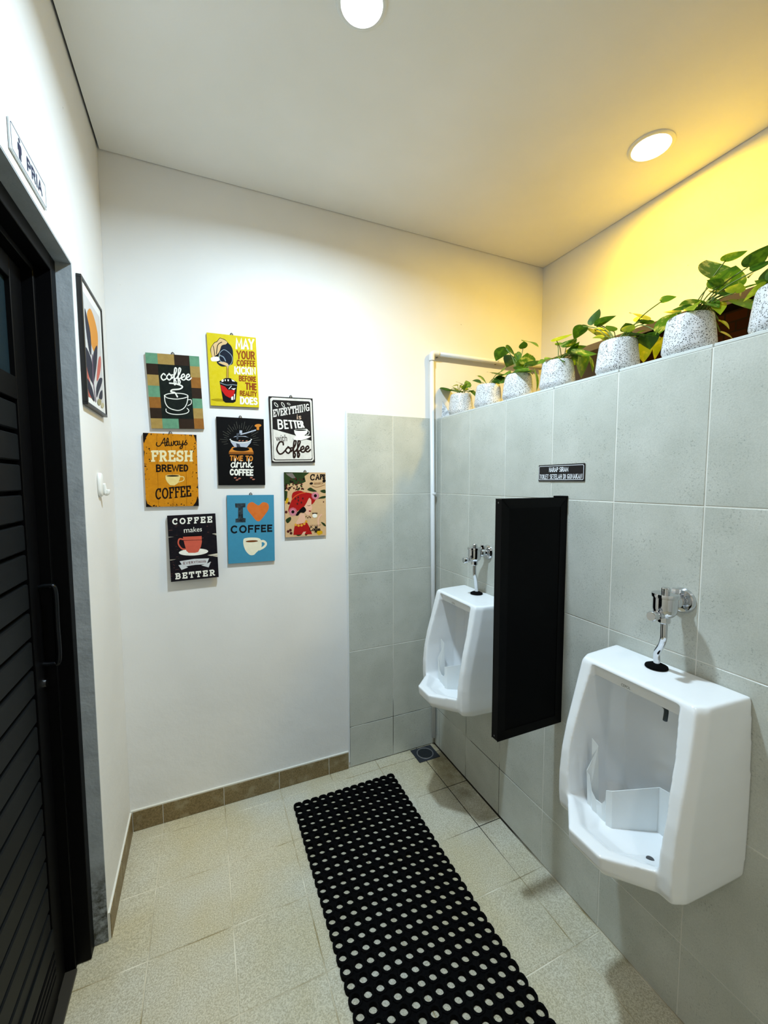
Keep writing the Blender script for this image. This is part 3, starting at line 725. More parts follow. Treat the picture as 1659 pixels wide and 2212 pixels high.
class Board:
    """a flat printed board: art is laid out in the sign's own outline (q = its four corners in the drawing frame)"""
    def __init__(s, q, W, Hh):
        s.W, s.Hh = W, Hh; s.H = homography(q, [(0, Hh), (W, Hh), (W, 0), (0, 0)])
        s.parts = {}; s.uid = 0; s.eps = 0.0
    def _add(s, part, uv, faces, mat, layer, lift=None):
        d = s.parts.setdefault(part, dict(v=[], f=[], m=[], mats=[]))
        if mat not in d['mats']: d['mats'].append(mat)
        mi = d['mats'].index(mat); n = len(d['v'])
        s.eps += 0.012
        for i, (u, v_) in enumerate(uv): d['v'].append((u-s.W/2, layer+s.eps+(lift[i] if lift else 0.0), v_))
        for f in faces: d['f'].append(tuple(n+i for i in f)); d['m'].append(mi)
    def uvclip(s, P):
        return np.c_[np.clip(P[:, 0], 0, s.W), np.clip(P[:, 1], 0, s.Hh)]
    def poly(s, pts, mat, layer=1, part='illustration', smooth=0):
        if smooth: pts = catmull(pts, smooth, True)
        P = s.uvclip(hmap(s.H, [tuple(p) for p in pts]))
        s._add(part, P, [tuple(range(len(P)))], mat, layer)
    def ell(s, cx, cy, rx, ry, mat, layer=1, part='illustration', rot=0, n=24):
        c, sn = math.cos(math.radians(rot)), math.sin(math.radians(rot))
        s.poly([(cx+rx*math.cos(a)*c-ry*math.sin(a)*sn, cy+rx*math.cos(a)*sn+ry*math.sin(a)*c) for a in [2*math.pi*i/n for i in range(n)]], mat, layer, part)
    def rect(s, x0, y0, x1, y1, mat, layer=1, part='illustration'):
        s.poly([(x0, y0), (x1, y0), (x1, y1), (x0, y1)], mat, layer, part)
    def fullrect(s, u0, v0, u1, v1, mat, layer=1, part='illustration'):
        s._add(part, [(u0*s.W, v0*s.Hh), (u1*s.W, v0*s.Hh), (u1*s.W, v1*s.Hh), (u0*s.W, v1*s.Hh)], [(0, 1, 2, 3)], mat, layer)
    def stroke_px(s, pts, wd, mat, layer=2, part='lettering', rnd=True):
        """one clean ribbon along a drawn line, with round or square ends"""
        P = []
        for p in pts:
            p = np.array(p, float)[:2]
            if not P or np.hypot(*(p-P[-1])) > 1e-6: P.append(p)
        if len(P) < 2: return
        closed = len(P) > 3 and np.hypot(*(P[0]-P[-1])) < 1e-3
        if closed: P = P[:-1]
        m = len(P); h = wd/2
        seg = [P[(i+1) % m]-P[i] for i in range(m if closed else m-1)]
        seg = [d/np.hypot(*d) for d in seg]; Lf, Rt = [], []
        for i in range(m):
            d0 = seg[i-1] if (i > 0 or closed) else seg[0]; d1 = seg[i] if i < len(seg) else seg[-1]
            n0, n1 = np.array([-d0[1], d0[0]]), np.array([-d1[1], d1[0]]); n = n0+n1; L = np.hypot(*n)
            n = n/L if L > 0.2 else n1
            k = h*min(1/max(float(n@n1), 0.3), 1.7)
            Lf.append(P[i]+n*k); Rt.append(P[i]-n*k)
        V = Lf+Rt; lift = [0.022*i for i in range(m)]*2; Fc = [(i, (i+1) % m, m+(i+1) % m, m+i) for i in range(len(seg))]
        if not closed and rnd:
            for i, sg in ((0, -1), (m-1, 1)):
                d = seg[0] if i == 0 else seg[-1]; n = np.array([-d[1], d[0]]); k = len(V)
                V += [P[i]+h*(n*math.cos(t)+sg*d*math.sin(t)) for t in (0, .6, 1.2, 1.94, 2.54, math.pi)]; Fc.append(tuple(range(k, k+6))); lift += [0.022*i]*6
        s._add(part, s.uvclip(hmap(s.H, V)), Fc, mat, layer, lift)
    def line(s, pts, wd, mat, layer=2, part='illustration', sm=5):
        s.stroke_px(catmull(pts, sm) if sm else pts, wd, mat, layer, part)
    def word(s):
        s.uid += 1; return 'lettering#%d' % s.uid
    def text(s, body, quad, mat, layer=2, bold=0.02, shear=0.0, part=None):
        part = part or s.word()
        """quad: TL, TR, BR, BL in the drawing frame, or (x0, y0, x1, y1)"""
        if len(quad) == 4 and not isinstance(quad[0], (tuple, list)):
            x0, y0, x1, y1 = quad; quad = [(x0, y0), (x1, y0), (x1, y1), (x0, y1)]
        V, Fc = text_geo(body, bold, shear)
        Hq = homography([(0, 1), (1, 1), (1, 0), (0, 0)], quad)
        s._add(part, hmap(s.H, hmap(Hq, V)), Fc, mat, layer)
    def slab(s, body, quad, mat, wd, layer=2, part=None, gap=0.06, slabs=True):
        part = part or s.word()
        if not isinstance(quad[0], (tuple, list)):
            x0, y0, x1, y1 = quad; quad = [(x0, y0), (x1, y0), (x1, y1), (x0, y1)]
        tot = sum(SLAB[c][0]+gap for c in body)-gap
        Hq = homography([(0, 1), (tot, 1), (tot, 0), (0, 0)], quad); x = 0
        for c in body:
            adv, st, sf = SLAB[c]
            for l in st:
                s.stroke_px(hmap(Hq, [(x+p[0], p[1]) for p in l]), wd, mat, layer, part, True)
            for (a, b, h) in (sf if slabs else []):
                s.stroke_px(hmap(Hq, [(x+a-h, b), (x+a+h, b)]), wd*0.75, mat, layer, part, False)
            x += adv+gap
    def sans(s, body, quad, mat, wd, layer=2, part=None, gap=0.10, rnd=False):
        part = part or s.word()
        if not isinstance(quad[0], (tuple, list)):
            x0, y0, x1, y1 = quad; quad = [(x0, y0), (x1, y0), (x1, y1), (x0, y1)]
        q = np.array(quad, float); ctr = q.mean(0)
        hh = abs(q[3][1]-q[0][1]); k = max(0.3, 1-wd/max(hh, 1e-6))       # keep stroke ends inside the box
        q = np.array([[p[0], (p[1]-(quad[0][1]+quad[3][1])/2 if i in (0, 3) else p[1]-(quad[1][1]+quad[2][1])/2)*k+((quad[0][1]+quad[3][1])/2 if i in (0, 3) else (quad[1][1]+quad[2][1])/2)] for i, p in enumerate(quad)])
        tot = sum(SANS[c][0]+gap for c in body)-gap
        Hq = homography([(0, 1), (tot, 1), (tot, 0), (0, 0)], q); x = 0
        for c in body:
            adv, st = SANS[c]
            for l in st:
                pts = hmap(Hq, [(x+p[0], p[1]) for i, p in enumerate(l) if i == 0 or math.dist(p, l[i-1]) > 1e-4])
                if not rnd and np.hypot(*(pts[0]-pts[-1])) > 1e-3:          # square ends reach the full letter height
                    for i, j in ((0, 1), (-1, -2)):
                        d = pts[i]-pts[j]; pts[i] = pts[i]+d/np.hypot(*d)*wd/2*(1 if abs(d[1]) > abs(d[0]) else 0.6)
                s.stroke_px(pts, wd, mat, layer, part, rnd)
            x += adv+gap
    def cursive(s, body, quad, mat, wd, layer=2, part=None):
        """quad spans baseline to x-height"""
        part = part or s.word()
        tot = sum(CUR[c][0] for c in body)
        Hq = homography([(0, 1), (tot, 1), (tot, 0), (0, 0)], quad); x = 0
        for c in body:
            adv, st = CUR[c]
            for l in st:
                s.stroke_px(catmull(list(hmap(Hq, [(x+p[0], p[1]) for p in l])), 6), wd, mat, layer, part, True)
            x += adv
    def build(s, parent, front, rot=False):
        root = parent
        for name, d in s.parts.items():
            parent = face if (name != 'printed_face' and 'printed_face' in s.parts) else root
            v = [(x, front-0.00018*ly-0.0002, z) for x, ly, z in d['v']]
            o = mesh_obj(name.split('#')[0], v, d['f'], d['mats'], parent, midx=d['m'])
            if name == 'printed_face': face = o
            if name.startswith('worn') or name.startswith('ray'): o['kind'] = 'stuff'

def sign_board(name, corners, q, base, label, edge=(150, 140, 120), thick=0.009, lean=0.0, hook=True, lift=0.0):
    """corners: the sign's corners in the photograph (TL TR BR BL); it hangs flat on the back wall"""
    yf = YB-thick-0.0015-lift
    P = [bp(x, y, 'y', yf) for x, y in corners]
    W = ((P[1]-P[0]).length+(P[2]-P[3]).length)/2; Hh = ((P[0]-P[3]).length+(P[1]-P[2]).length)/2
    c = (P[2]+P[3])/2
    ang = math.atan2(P[1].z-P[0].z+P[2].z-P[3].z, P[1].x-P[0].x+P[2].x-P[3].x)
    t = thing(name, (c.x, YB-0.0012-lift, c.z), label, 'wall sign', rot=(lean, -ang, 0))
    box('board', (-W/2, -thick, 0), (W/2, 0, Hh), [plain('board_edge', edge, 0.6)], t, 0.0006)
    b = Board(q, W, Hh); b.fullrect(0, 0, 1, 1, base, 0, 'printed_face')
    b.thing = t; b.front = -thick
    if hook:
        v, f = tube_geo(catmull([(-0.006, -0.002, Hh+0.001), (-0.004, -0.003, Hh+0.007), (0.0, -0.003, Hh+0.010), (0.004, -0.003, Hh+0.007), (0.006, -0.002, Hh+0.001)], 3), 0.0016, 6)
        mesh_obj('hanging_loop', v, f, plain('hook_wire', (40, 40, 42), 0.4, 0.6), t)
    return b
WH = ink((240, 238, 228), 0.25, (170, 165, 150)); BK = ink((8, 8, 11), 0.2); CREAM = ink((236, 226, 180), 0.35, (200, 150, 60))

# -- coffee, patchwork border
teal, tan, dbr, org, chalk = ink((104, 152, 120), .5, (60, 96, 80)), ink((170, 140, 78), .5, (120, 92, 48)), ink((48, 34, 24), .4), ink((150, 98, 42), .5, (100, 64, 28)), ink((13, 20, 18), .25, (56, 66, 48))
b = sign_board('coffee_wall_sign', [(319, 762), (433, 770), (442, 927), (326, 925)], [(160, 342), (798, 388), (840, 1255), (212, 1238)], chalk, 'chalkboard coffee cup sign with green and tan patchwork border')
L = [(.0, .86, .215, 1, teal), (.215, .86, .52, 1, tan), (.52, .86, .81, 1, dbr), (.81, .86, 1, 1, teal),
     (0, .715, .21, .86, dbr), (0, .57, .21, .715, tan), (0, .42, .21, .57, teal), (0, .275, .21, .42, org), (0, .135, .21, .275, dbr), (0, 0, .21, .135, tan),
     (.21, 0, .515, .135, teal), (.515, 0, .81, .135, dbr), (.81, .0, 1, .145, org), (.81, .145, 1, .285, tan), (.81, .285, 1, .42, teal), (.81, .42, 1, .565, dbr), (.81, .565, 1, .71, org), (.81, .71, 1, .86, tan)]
for a in L: b.fullrect(a[0], a[1], a[2], a[3], a[4], 1, 'patchwork_print')
b.cursive('coffee', [(335, 592), (690, 598), (690, 668), (335, 668)], WH, 15)
b.line([(440, 705), (520, 715), (590, 745), (560, 775), (470, 785), (455, 808), (500, 820), (528, 868)], 17, WH)
b.line([(375, 850), (420, 832), (515, 825), (610, 835), (655, 858), (620, 880), (515, 895), (410, 880), (375, 850)], 10, WH)
b.line([(375, 855), (385, 940), (430, 1000), (530, 1030), (600, 1005), (640, 945), (655, 862)], 10, WH)
b.line([(650, 905), (690, 905), (690, 950), (650, 975)], 8, WH)
b.line([(390, 1010), (395, 1045), (450, 1070), (540, 1078), (630, 1065), (662, 1035), (640, 1005)], 9, WH)
b.build(b.thing, b.front)

# -- MAY YOUR COFFEE
ylw = ink((206, 184, 14), .25, (236, 220, 90)); red = ink((196, 26, 20), .2); rust = ink((140, 60, 14), .15); skin = ink((214, 180, 130), .1); navy = ink((14, 22, 36), .15, (60, 70, 90)); dye = ink((168, 146, 6), .2)
b = sign_board('coffee_wall_sign', [(449, 719), (555, 729), (560, 881), (455, 875)], [(60, 50), (1430, 195), (1495, 2120), (150, 2060)], ylw, 'bright yellow sign with pouring jug and MAY YOUR COFFEE lettering', (120, 110, 20))
b.poly([(160, 1890), (330, 1870), (500, 1880), (520, 1955), (330, 1950), (180, 1920)], dye, 1)
hand = [(160, 510), (270, 330), (340, 300), (420, 205), (480, 215), (570, 245), (650, 330), (700, 420), (600, 560), (440, 640), (380, 720), (330, 840), (190, 830), (165, 760), (200, 720)]
b.poly(hand, BK, 1, smooth=4)
b.poly([(180, 500), (280, 345), (350, 315), (425, 222), (480, 230), (560, 260), (635, 330), (560, 400), (470, 430), (400, 600), (300, 690), (215, 730)], skin, 2, smooth=4)
b.line([(480, 320), (370, 400), (330, 640)], 22, BK, 3); b.line([(240, 420), (270, 560), (280, 690)], 18, BK, 3)
b.poly([(170, 760), (250, 725), (380, 730), (400, 830), (230, 850), (185, 830)], WH, 3, smooth=4)
b.poly([(470, 420), (600, 380), (700, 380), (780, 520), (790, 700), (780, 900), (730, 940), (620, 980), (470, 990), (360, 920), (340, 850), (420, 700), (440, 560)], navy, 2, smooth=4)
b.line([(400, 720), (420, 620), (530, 530), (640, 580), (740, 680), (770, 780), (740, 900), (650, 980)], 14, ink((150, 165, 175), .1), 4)
b.line([(400, 720), (430, 830), (520, 890)], 14, ink((150, 165, 175), .1), 4); b.line([(410, 680), (520, 730), (580, 840)], 26, ink((130, 145, 158), .1), 3)
b.poly([(380, 880), (500, 860), (620, 900), (660, 960), (640, 1050), (600, 980), (480, 930)], skin, 4, smooth=4)
b.poly([(615, 980), (655, 980), (648, 1330), (604, 1330)], ink((196, 150, 70), .1), 3); b.line([(612, 980), (602, 1320)], 10, BK, 4, sm=0); b.line([(655, 980), (650, 1320)], 10, BK, 4, sm=0)
b.poly([(405, 1400), (560, 1310), (700, 1310), (900, 1430), (845, 1950), (780, 1990), (560, 1985), (495, 1930)], BK, 3)
b.poly([(425, 1490), (560, 1550), (640, 1640), (830, 1640), (800, 1770), (690, 1860), (560, 1790), (460, 1650)], red, 4)
for q in ([(450, 1370), (510, 1340), (520, 1400), (470, 1420)], [(550, 1340), (580, 1350), (575, 1395), (548, 1390)], [(730, 1340), (790, 1370), (840, 1410), (760, 1400)], [(720, 1830), (780, 1810), (780, 1910), (722, 1910)], [(720, 1600), (860, 1590), (800, 1640)], [(620, 1350), (660, 1345), (665, 1390), (632, 1400)], [(800, 1760), (830, 1740), (820, 1900), (800, 1900)]): b.poly(q, WH, 5)
b.line([(420, 1440), (600, 1500), (760, 1490), (890, 1510)], 14, ink((150, 165, 175), .1), 5); b.line([(660, 1610), (730, 1530)], 18, WH, 5, sm=0)
for body, x0, y0, x1, y1, m, bo in (('MAY', 870, 215, 1365, 520, WH, 54), ('YOUR', 895, 560, 1390, 795, rust, 36), ('COFFEE', 890, 815, 1400, 985, rust, 28), ('KICKIN', 820, 1000, 1410, 1215, WH, 38), ('BEFORE', 945, 1250, 1415, 1405, rust, 27), ('THE', 1120, 1440, 1425, 1640, rust, 38), ('REALITY', 965, 1665, 1425, 1805, rust, 25), ('DOES', 970, 1830, 1440, 2045, WH, 44)):
    b.sans(body, [(x0, y0-14), (x1, y0+20), (x1+4, y1+12), (x0, y1-12)], m, bo, 3)
b.build(b.thing, b.front)

# -- Always FRESH BREWED COFFEE
mus = ink((206, 134, 20), .5, (156, 86, 8)); brn = ink((20, 11, 6), .2)
b = sign_board('coffee_wall_sign', [(305, 936), (420, 938), (430, 1094), (315, 1094)], [(82, 1302), (725, 1318), (772, 2178), (145, 2178)], mus, 'orange weathered plank sign reading Always FRESH BREWED COFFEE', (110, 70, 20))
for q in ([(82, 1302), (150, 1304), (120, 1360), (100, 1430), (86, 1400)], [(725, 1318), (690, 1318), (715, 1380), (728, 1420)], [(145, 2178), (220, 2178), (160, 2140), (140, 2080)], [(772, 2178), (700, 2178), (735, 2130), (755, 2060), (768, 2100)], [(757, 1900), (765, 1980), (748, 1960)], [(92, 1500), (110, 1530), (100, 1600), (96, 1560)], [(560, 1315), (610, 1316), (590, 1325)]): b.poly(q, brn, 1, 'worn_edge_print')
random.seed(11)
for i in range(90):
    e = random.choice('LRTB'); u = random.random(); d = random.random()**2*75
    p = {'L': (90+u*50+d, 1310+u*850), 'R': (722+u*45-d, 1325+u*850), 'T': (90+u*630, 1306+d*.5), 'B': (150+u*610, 2172-d*.5)}[e]
    b.ell(p[0], p[1], random.uniform(2, 8), random.uniform(3, 11), brn, 1, 'worn_edge_print', rot=random.uniform(0, 90), n=7)
for x0, x1 in ((245, 290), (415, 465), (590, 625)): b.line([(x0, 1312), (x1, 2174)], 2.5, ink((120, 66, 6), .1), 1, 'worn_edge_print', sm=0)
b.cursive('Always', [(285, 1412), (615, 1388), (618, 1440), (290, 1462)], brn, 11)
b.slab('FRESH', [(180, 1516), (688, 1512), (690, 1640), (188, 1643)], CREAM, 26)
b.sans('BREWED', [(245, 1678), (630, 1680), (632, 1762), (250, 1768)], brn, 17)
cupc = ink((232, 212, 140), .45, (206, 150, 50))
b.poly([(362, 1812), (380, 1803), (520, 1803), (538, 1812), (535, 1850), (510, 1905), (470, 1930), (420, 1925), (385, 1890), (365, 1850)], cupc, 1)
b.ell(450, 1815, 76, 9, brn, 2); b.line([(535, 1825), (580, 1830), (580, 1870), (520, 1890)], 10, cupc, 1)
b.slab('COFFEE', [(248, 1960), (668, 1932), (680, 2062), (252, 2098)], brn, 17, 2, gap=.04)
b.build(b.thing, b.front)

# -- TIME TO drink COFFEE
blk = ink((3, 3, 4), .1); owood = ink((206, 130, 48), .3); gry = ink((176, 182, 196), .1); bean = ink((176, 112, 92), .2)
b = sign_board('coffee_wall_sign', [(465, 900), (568, 905), (573, 1048), (472, 1048)], [(968, 1105), (1535, 1125), (1568, 1915), (1005, 1930)], blk, 'black sign with hand coffee grinder and TIME TO drink COFFEE', (24, 24, 24))
for i in range(26):
    a = math.radians(170+i*200/25); r0, r1 = 150+12*(i % 2), 200+22*((i*7) % 3)
    b.line([(1260+r0*math.cos(a)*1.0, 1400+r0*math.sin(a)), (1260+r1*math.cos(a), 1400+r1*math.sin(a))], 3.5, ink((90, 88, 80), .2), 1, 'ray_print', sm=0)
b.poly([(1135, 1370), (1200, 1335), (1320, 1332), (1395, 1365), (1385, 1410), (1340, 1465), (1265, 1480), (1190, 1465), (1148, 1410)], gry, 1); b.ell(1266, 1370, 122, 32, blk, 2)
b.line([(1135, 1375), (1180, 1400), (1270, 1412), (1350, 1400), (1396, 1370)], 7, WH, 3); b.poly([(1210, 1420), (1250, 1430), (1270, 1478), (1220, 1470)], ink((60, 66, 80), .1), 2)
for x in (1250, 1290, 1335): b.ell(x, 1388, 13, 6, bean, 3, rot=-15)
b.line([(1225, 1365), (1225, 1310), (1265, 1305)], 22, ink((70, 74, 82), .1), 3, sm=0); b.rect(1248, 1265, 1280, 1300, gry, 4); b.line([(1265, 1312), (1330, 1295), (1440, 1258)], 14, gry, 4, sm=0)
b.ell(1468, 1203, 40, 18, owood, 4, rot=-5); b.rect(1452, 1215, 1482, 1255, owood, 4)
b.poly([(1125, 1525), (1165, 1465), (1395, 1470), (1420, 1522)], owood, 1); b.poly([(1125, 1525), (1420, 1522), (1420, 1548), (1125, 1552)], ink((140, 80, 24), .3), 1); b.ell(1270, 1488, 100, 26, blk, 2)
b.sans('TIME TO', (1140, 1565, 1412, 1632), owood, 14)
b.cursive('drink', [(1150, 1655), (1415, 1650), (1415, 1705), (1150, 1712)], WH, 13)
b.sans('COFFEE', (1142, 1728, 1420, 1808), WH, 18)
for x, y in ((1205, 1835), (1228, 1860), (1258, 1842), (1398, 1830), (1425, 1850)): b.ell(x, y, 17, 8, bean, 2, 'bean_print#%d' % x, rot=-10)
b.build(b.thing, b.front)

# -- EVERYTHING is BETTER with Coffee
offw = ink((224, 220, 212), .4, (150, 140, 124)); chr_ = ink((24, 21, 21), .35, (58, 50, 46)); cof = ink((38, 22, 16), .2)
b = sign_board('coffee_wall_sign', [(584, 856), (678, 861), (681, 999), (587, 1000)], [(152, 100), (765, 137), (785, 1033), (182, 1035)], chr_, 'black and white vintage sign, EVERYTHING is BETTER with Coffee', (90, 80, 70))
b.poly([(172, 135), (200, 118), (735, 150), (752, 175), (770, 990), (745, 1015), (215, 1018), (190, 1000)], offw, 1, 'panel_print')
b.poly([(195, 170), (215, 152), (715, 178), (730, 195), (748, 985), (730, 1000), (225, 1000), (205, 985)], chr_, 2, 'panel_print')
b.poly([(202, 178), (712, 190), (722, 205), (735, 720), (660, 715), (205, 560)], chr_, 3, 'panel_print')
b.poly([(205, 562), (500, 650), (690, 715), (738, 730), (742, 970), (725, 988), (235, 988), (212, 970)], offw, 3, 'panel_print')
b.slab('EVERYTHING', [(208, 290), (716, 205), (720, 312), (210, 395)], WH, 13, 4, gap=.04)
b.text('is', (540, 362, 602, 428), ink((226, 196, 170), .2), 4, .0)
b.sans('BETTER', [(265, 425), (620, 452), (640, 545), (272, 568)], WH, 20, 4, gap=.16)
b.poly([(498, 580), (520, 570), (670, 562), (690, 570), (680, 620), (640, 655), (740, 665), (700, 690), (600, 722), (500, 715), (480, 695), (530, 665), (505, 620)], WH, 5)
b.ell(590, 580, 82, 10, chr_, 6); b.line([(690, 590), (708, 600), (700, 640), (668, 648)], 8, WH, 5); b.line([(480, 695), (500, 722), (590, 726), (690, 695), (738, 665)], 3.5, chr_, 6)
b.text('with', (240, 640, 398, 735), cof, 4, .0)
b.cursive('Coffee', [(240, 820), (712, 800), (712, 880), (240, 915)], cof, 22, 4)
for x, y, r in ((255, 222, 50), (350, 222, 0), (430, 212, 30)): b.ell(x, y, 40 if x < 400 else 26, 18 if x < 400 else 12, WH, 4, 'bean_print#%d' % x, rot=r+(60 if r == 0 else 0)); b.ell(x, y, 32 if x < 400 else 20, 11 if x < 400 else 7, chr_, 5, 'bean_print#%d' % x, rot=r+(60 if r == 0 else 0)); 
b.build(b.thing, b.front)

# -- I love COFFEE
sky = ink((66, 140, 172), .15); heart = ink((206, 104, 38), .3, (226, 150, 90)); worn = ink((22, 26, 30), .6, (96, 120, 132))
b = sign_board('coffee_wall_sign', [(487, 1071), (588, 1068), (594, 1212), (493, 1217)], [(875, 185), (1470, 168), (1500, 1000), (915, 1040)], sky, 'light blue sign reading I heart COFFEE above cream cup', (50, 100, 124))
b.poly([(980, 285), (1110, 280), (1112, 330), (1080, 335), (1085, 465), (1118, 470), (1118, 520), (990, 524), (990, 478), (1022, 472), (1020, 340), (985, 338)], worn, 1, 'lettering')
b.poly([(1275, 305), (1330, 265), (1395, 280), (1408, 340), (1370, 410), (1280, 508), (1190, 425), (1135, 350), (1145, 290), (1200, 265)], heart, 1, 'heart_print', smooth=4)
b.sans('COFFEE', [(930, 562), (1458, 545), (1460, 635), (932, 665)], ink((16, 20, 24), .15), 21, 1)
cup = ink((236, 230, 204), .2)
b.poly([(1095, 745), (1115, 720), (1200, 710), (1290, 718), (1320, 750), (1325, 830), (1260, 900), (1230, 928), (1180, 928), (1130, 880), (1100, 810)], cup, 1, smooth=4)
b.line([(1310, 760), (1350, 755), (1382, 785), (1360, 825), (1300, 860)], 28, cup, 1); b.ell(1202, 757, 78, 13, ink((120, 70, 34), .1), 2, rot=-3)
b.build(b.thing, b.front)

# -- COFFEE makes EVERYTHING BETTER
dnv = ink((12, 12, 20), .4, (50, 36, 36)); coral = ink((204, 92, 72), .25); gap = ink((210, 200, 180), .3)
b = sign_board('coffee_wall_sign', [(361, 1115), (465, 1109), (473, 1247), (369, 1257)], [(122, 443), (742, 408), (785, 1223), (178, 1283)], dnv, 'dark plank sign with red cup, COFFEE makes EVERYTHING BETTER', (30, 26, 30), lean=-0.036, hook=False, lift=0.013)
for q in ([(140, 712), (260, 708), (140, 722)], [(700, 672), (760, 664), (760, 690)], [(160, 1000), (280, 990), (165, 1012)], [(640, 945), (775, 920), (772, 968), (690, 955)]): b.poly(q, gap, 1, 'worn_edge_print')
for y0, y1 in ((716, 676), (1004, 950)): b.line([(142, y0), (765, y1)], 4, BK, 1, 'worn_edge_print', sm=0)
random.seed(5)
for i in range(34): b.ell(random.uniform(150, 260) if i % 3 else random.uniform(560, 750), random.uniform(460, 1240), random.uniform(4, 22), random.uniform(1.5, 4), ink((96, 62, 58), .3), 1, 'worn_edge_print', rot=-4, n=7)
b.slab('COFFEE', [(188, 480), (700, 448), (702, 522), (192, 556)], WH, 17, 2, gap=.24)
b.text('makes', [(335, 592), (568, 580), (568, 640), (340, 662)], WH, 2, .0)
b.poly([(325, 712), (565, 700), (568, 780), (555, 840), (520, 905), (480, 915), (400, 915), (370, 890), (345, 800)], coral, 3); b.line([(330, 745), (280, 740), (268, 800), (310, 860), (355, 870)], 18, coral, 3)
b.poly([(370, 700), (400, 684), (540, 682), (562, 700)], blk, 4); b.line([(335, 758), (568, 750)], 5, ink((70, 20, 20), .1), 4, sm=0)
b.ell(462, 905, 188, 44, WH, 2, rot=-3)
rib = ink((206, 208, 210), .25)
b.poly([(285, 1022), (470, 992), (660, 985), (632, 1060), (480, 1068), (330, 1092)], rib, 3, 'ribbon_print'); b.poly([(270, 1072), (330, 1060), (392, 1100), (310, 1132)], rib, 2, 'ribbon_print'); b.poly([(560, 1075), (640, 1050), (684, 1025), (655, 1100)], rib, 2, 'ribbon_print')
b.sans('EVERYTHING', [(330, 1030), (618, 1008), (620, 1036), (332, 1064)], ink((96, 36, 32), .1), 5.5, 4, gap=.22)
b.slab('BETTER', [(228, 1178), (735, 1130), (738, 1200), (232, 1248)], WH, 17, 2, gap=.22)
b.build(b.thing, b.front)

# -- CAFE print with a woman in a red hat
buff = ink((206, 170, 128), .2); dgreen = ink((40, 58, 26), .4); rhat = ink((166, 22, 20), .25); face = ink((222, 176, 150), .08); gold = ink((216, 156, 50), .2); pink = ink((214, 132, 152), .15); dred = ink((78, 26, 24), .3); sun = ink((206, 160, 20), .2)
b = sign_board('coffee_wall_sign', [(611, 1021), (700, 1020), (705, 1157), (616, 1160)], [(85, 155), (1330, 140), (1385, 1985), (160, 2080)], buff, 'pinkish CAFE sign with woman in red hat among leaves', (60, 50, 36))
b.poly([(85, 155), (850, 150), (700, 260), (740, 420), (620, 480), (420, 520), (330, 470), (180, 520), (120, 700), (200, 720), (180, 1000), (110, 1000)], dgreen, 1)
b.poly([(130, 190), (330, 170), (440, 320), (330, 330), (200, 250)], ink((120, 110, 104), .4), 2)
random.seed(3)
for i in range(46): b.ell(random.uniform(110, 700), random.uniform(330, 680), random.uniform(18, 42), random.uniform(14, 30), random.choice([dred, brn, dgreen]), 2, rot=random.uniform(0, 180), n=9)
for pts in ([(790, 660), (880, 590), (980, 640), (1080, 700), (940, 710)], [(1180, 680), (1320, 640), (1340, 740), (1240, 730)], [(1120, 910), (1220, 850), (1340, 830), (1330, 890), (1220, 910)], [(160, 1560), (300, 1470), (320, 1560), (220, 1660)], [(1220, 1600), (1330, 1640), (1370, 1720), (1300, 1700)], [(110, 720), (180, 740), (190, 880), (130, 960)], [(480, 1980), (560, 1930), (640, 1990), (540, 2030)], [(750, 1990), (800, 1900), (830, 1960), (790, 2010)]): b.poly(pts, dgreen, 2, smooth=3)
b.poly([(200, 900), (240, 930), (220, 1060), (140, 1090), (160, 960)], sun, 2); b.poly([(1060, 1900), (1150, 1840), (1260, 1860), (1280, 1930), (1160, 1990)], sun, 2)
b.poly([(600, 1360), (720, 1350), (740, 1500), (830, 1660), (440, 1690), (540, 1520)], face, 2)
b.poly([(790, 1000), (850, 900), (920, 960), (920, 1080), (950, 1190), (905, 1290), (870, 1400), (770, 1390), (700, 1200)], face, 3, smooth=4)
b.poly([(240, 1310), (260, 1150), (330, 960), (330, 840), (380, 740), (560, 690), (700, 730), (900, 760), (1010, 830), (1040, 960), (930, 1090), (915, 960), (850, 900), (780, 1040), (700, 1160), (560, 1260), (420, 1330)], rhat, 4, smooth=3)
b.line([(340, 960), (440, 850), (600, 770), (730, 745)], 20, ink((216, 96, 40), .1), 5)
b.poly([(450, 1400), (560, 1270), (690, 1160), (770, 1260), (700, 1340), (600, 1340), (520, 1430)], blk, 4, smooth=4)
for x, y in ((440, 930), (530, 980), (620, 1040), (500, 1080), (520, 890), (660, 920)): b.ell(x, y, 26, 34, dred, 5, n=10)
for cx, cy, R in ((370, 1320, 120), (1035, 830, 110)):
    for k in range(18):
        a = 2*math.pi*k/18; b.line([(cx+40*math.cos(a), cy+40*math.sin(a)), (cx+R*math.cos(a), cy+R*math.sin(a))], 20, pink, 6, sm=0)
    b.ell(cx, cy, 48, 48, brn, 7)
b.ell(880, 1285, 36, 20, ink((150, 40, 44), .1), 5); b.line([(800, 1120), (850, 1130), (890, 1115)], 9, brn, 5)
b.poly([(440, 1700), (800, 1620), (880, 1760), (960, 1960), (400, 2000), (420, 1800)], rhat, 3); b.poly([(640, 1990), (700, 1900), (780, 1890), (720, 2000)], face, 4)
for x, y in ((465, 1700), (550, 1720), (640, 1710), (720, 1665), (775, 1595)): b.ell(x, y, 38, 38, gold, 5, n=14)
b.ell(1030, 1420, 72, 60, WH, 4); b.line([(960, 1350), (1100, 1345)], 26, brn, 5, sm=0); b.line([(1150, 1700), (1140, 1500), (1230, 1380)], 44, face, 3)
for x, y in ((770, 1450), (820, 1480), (865, 1455), (905, 1470), (245, 1065), (1285, 1005), (240, 1900), (310, 1860), (330, 1950), (170, 1330)): b.ell(x, y, 16 if x > 700 else 40, 22 if x > 700 else 40, dred, 4, n=10)
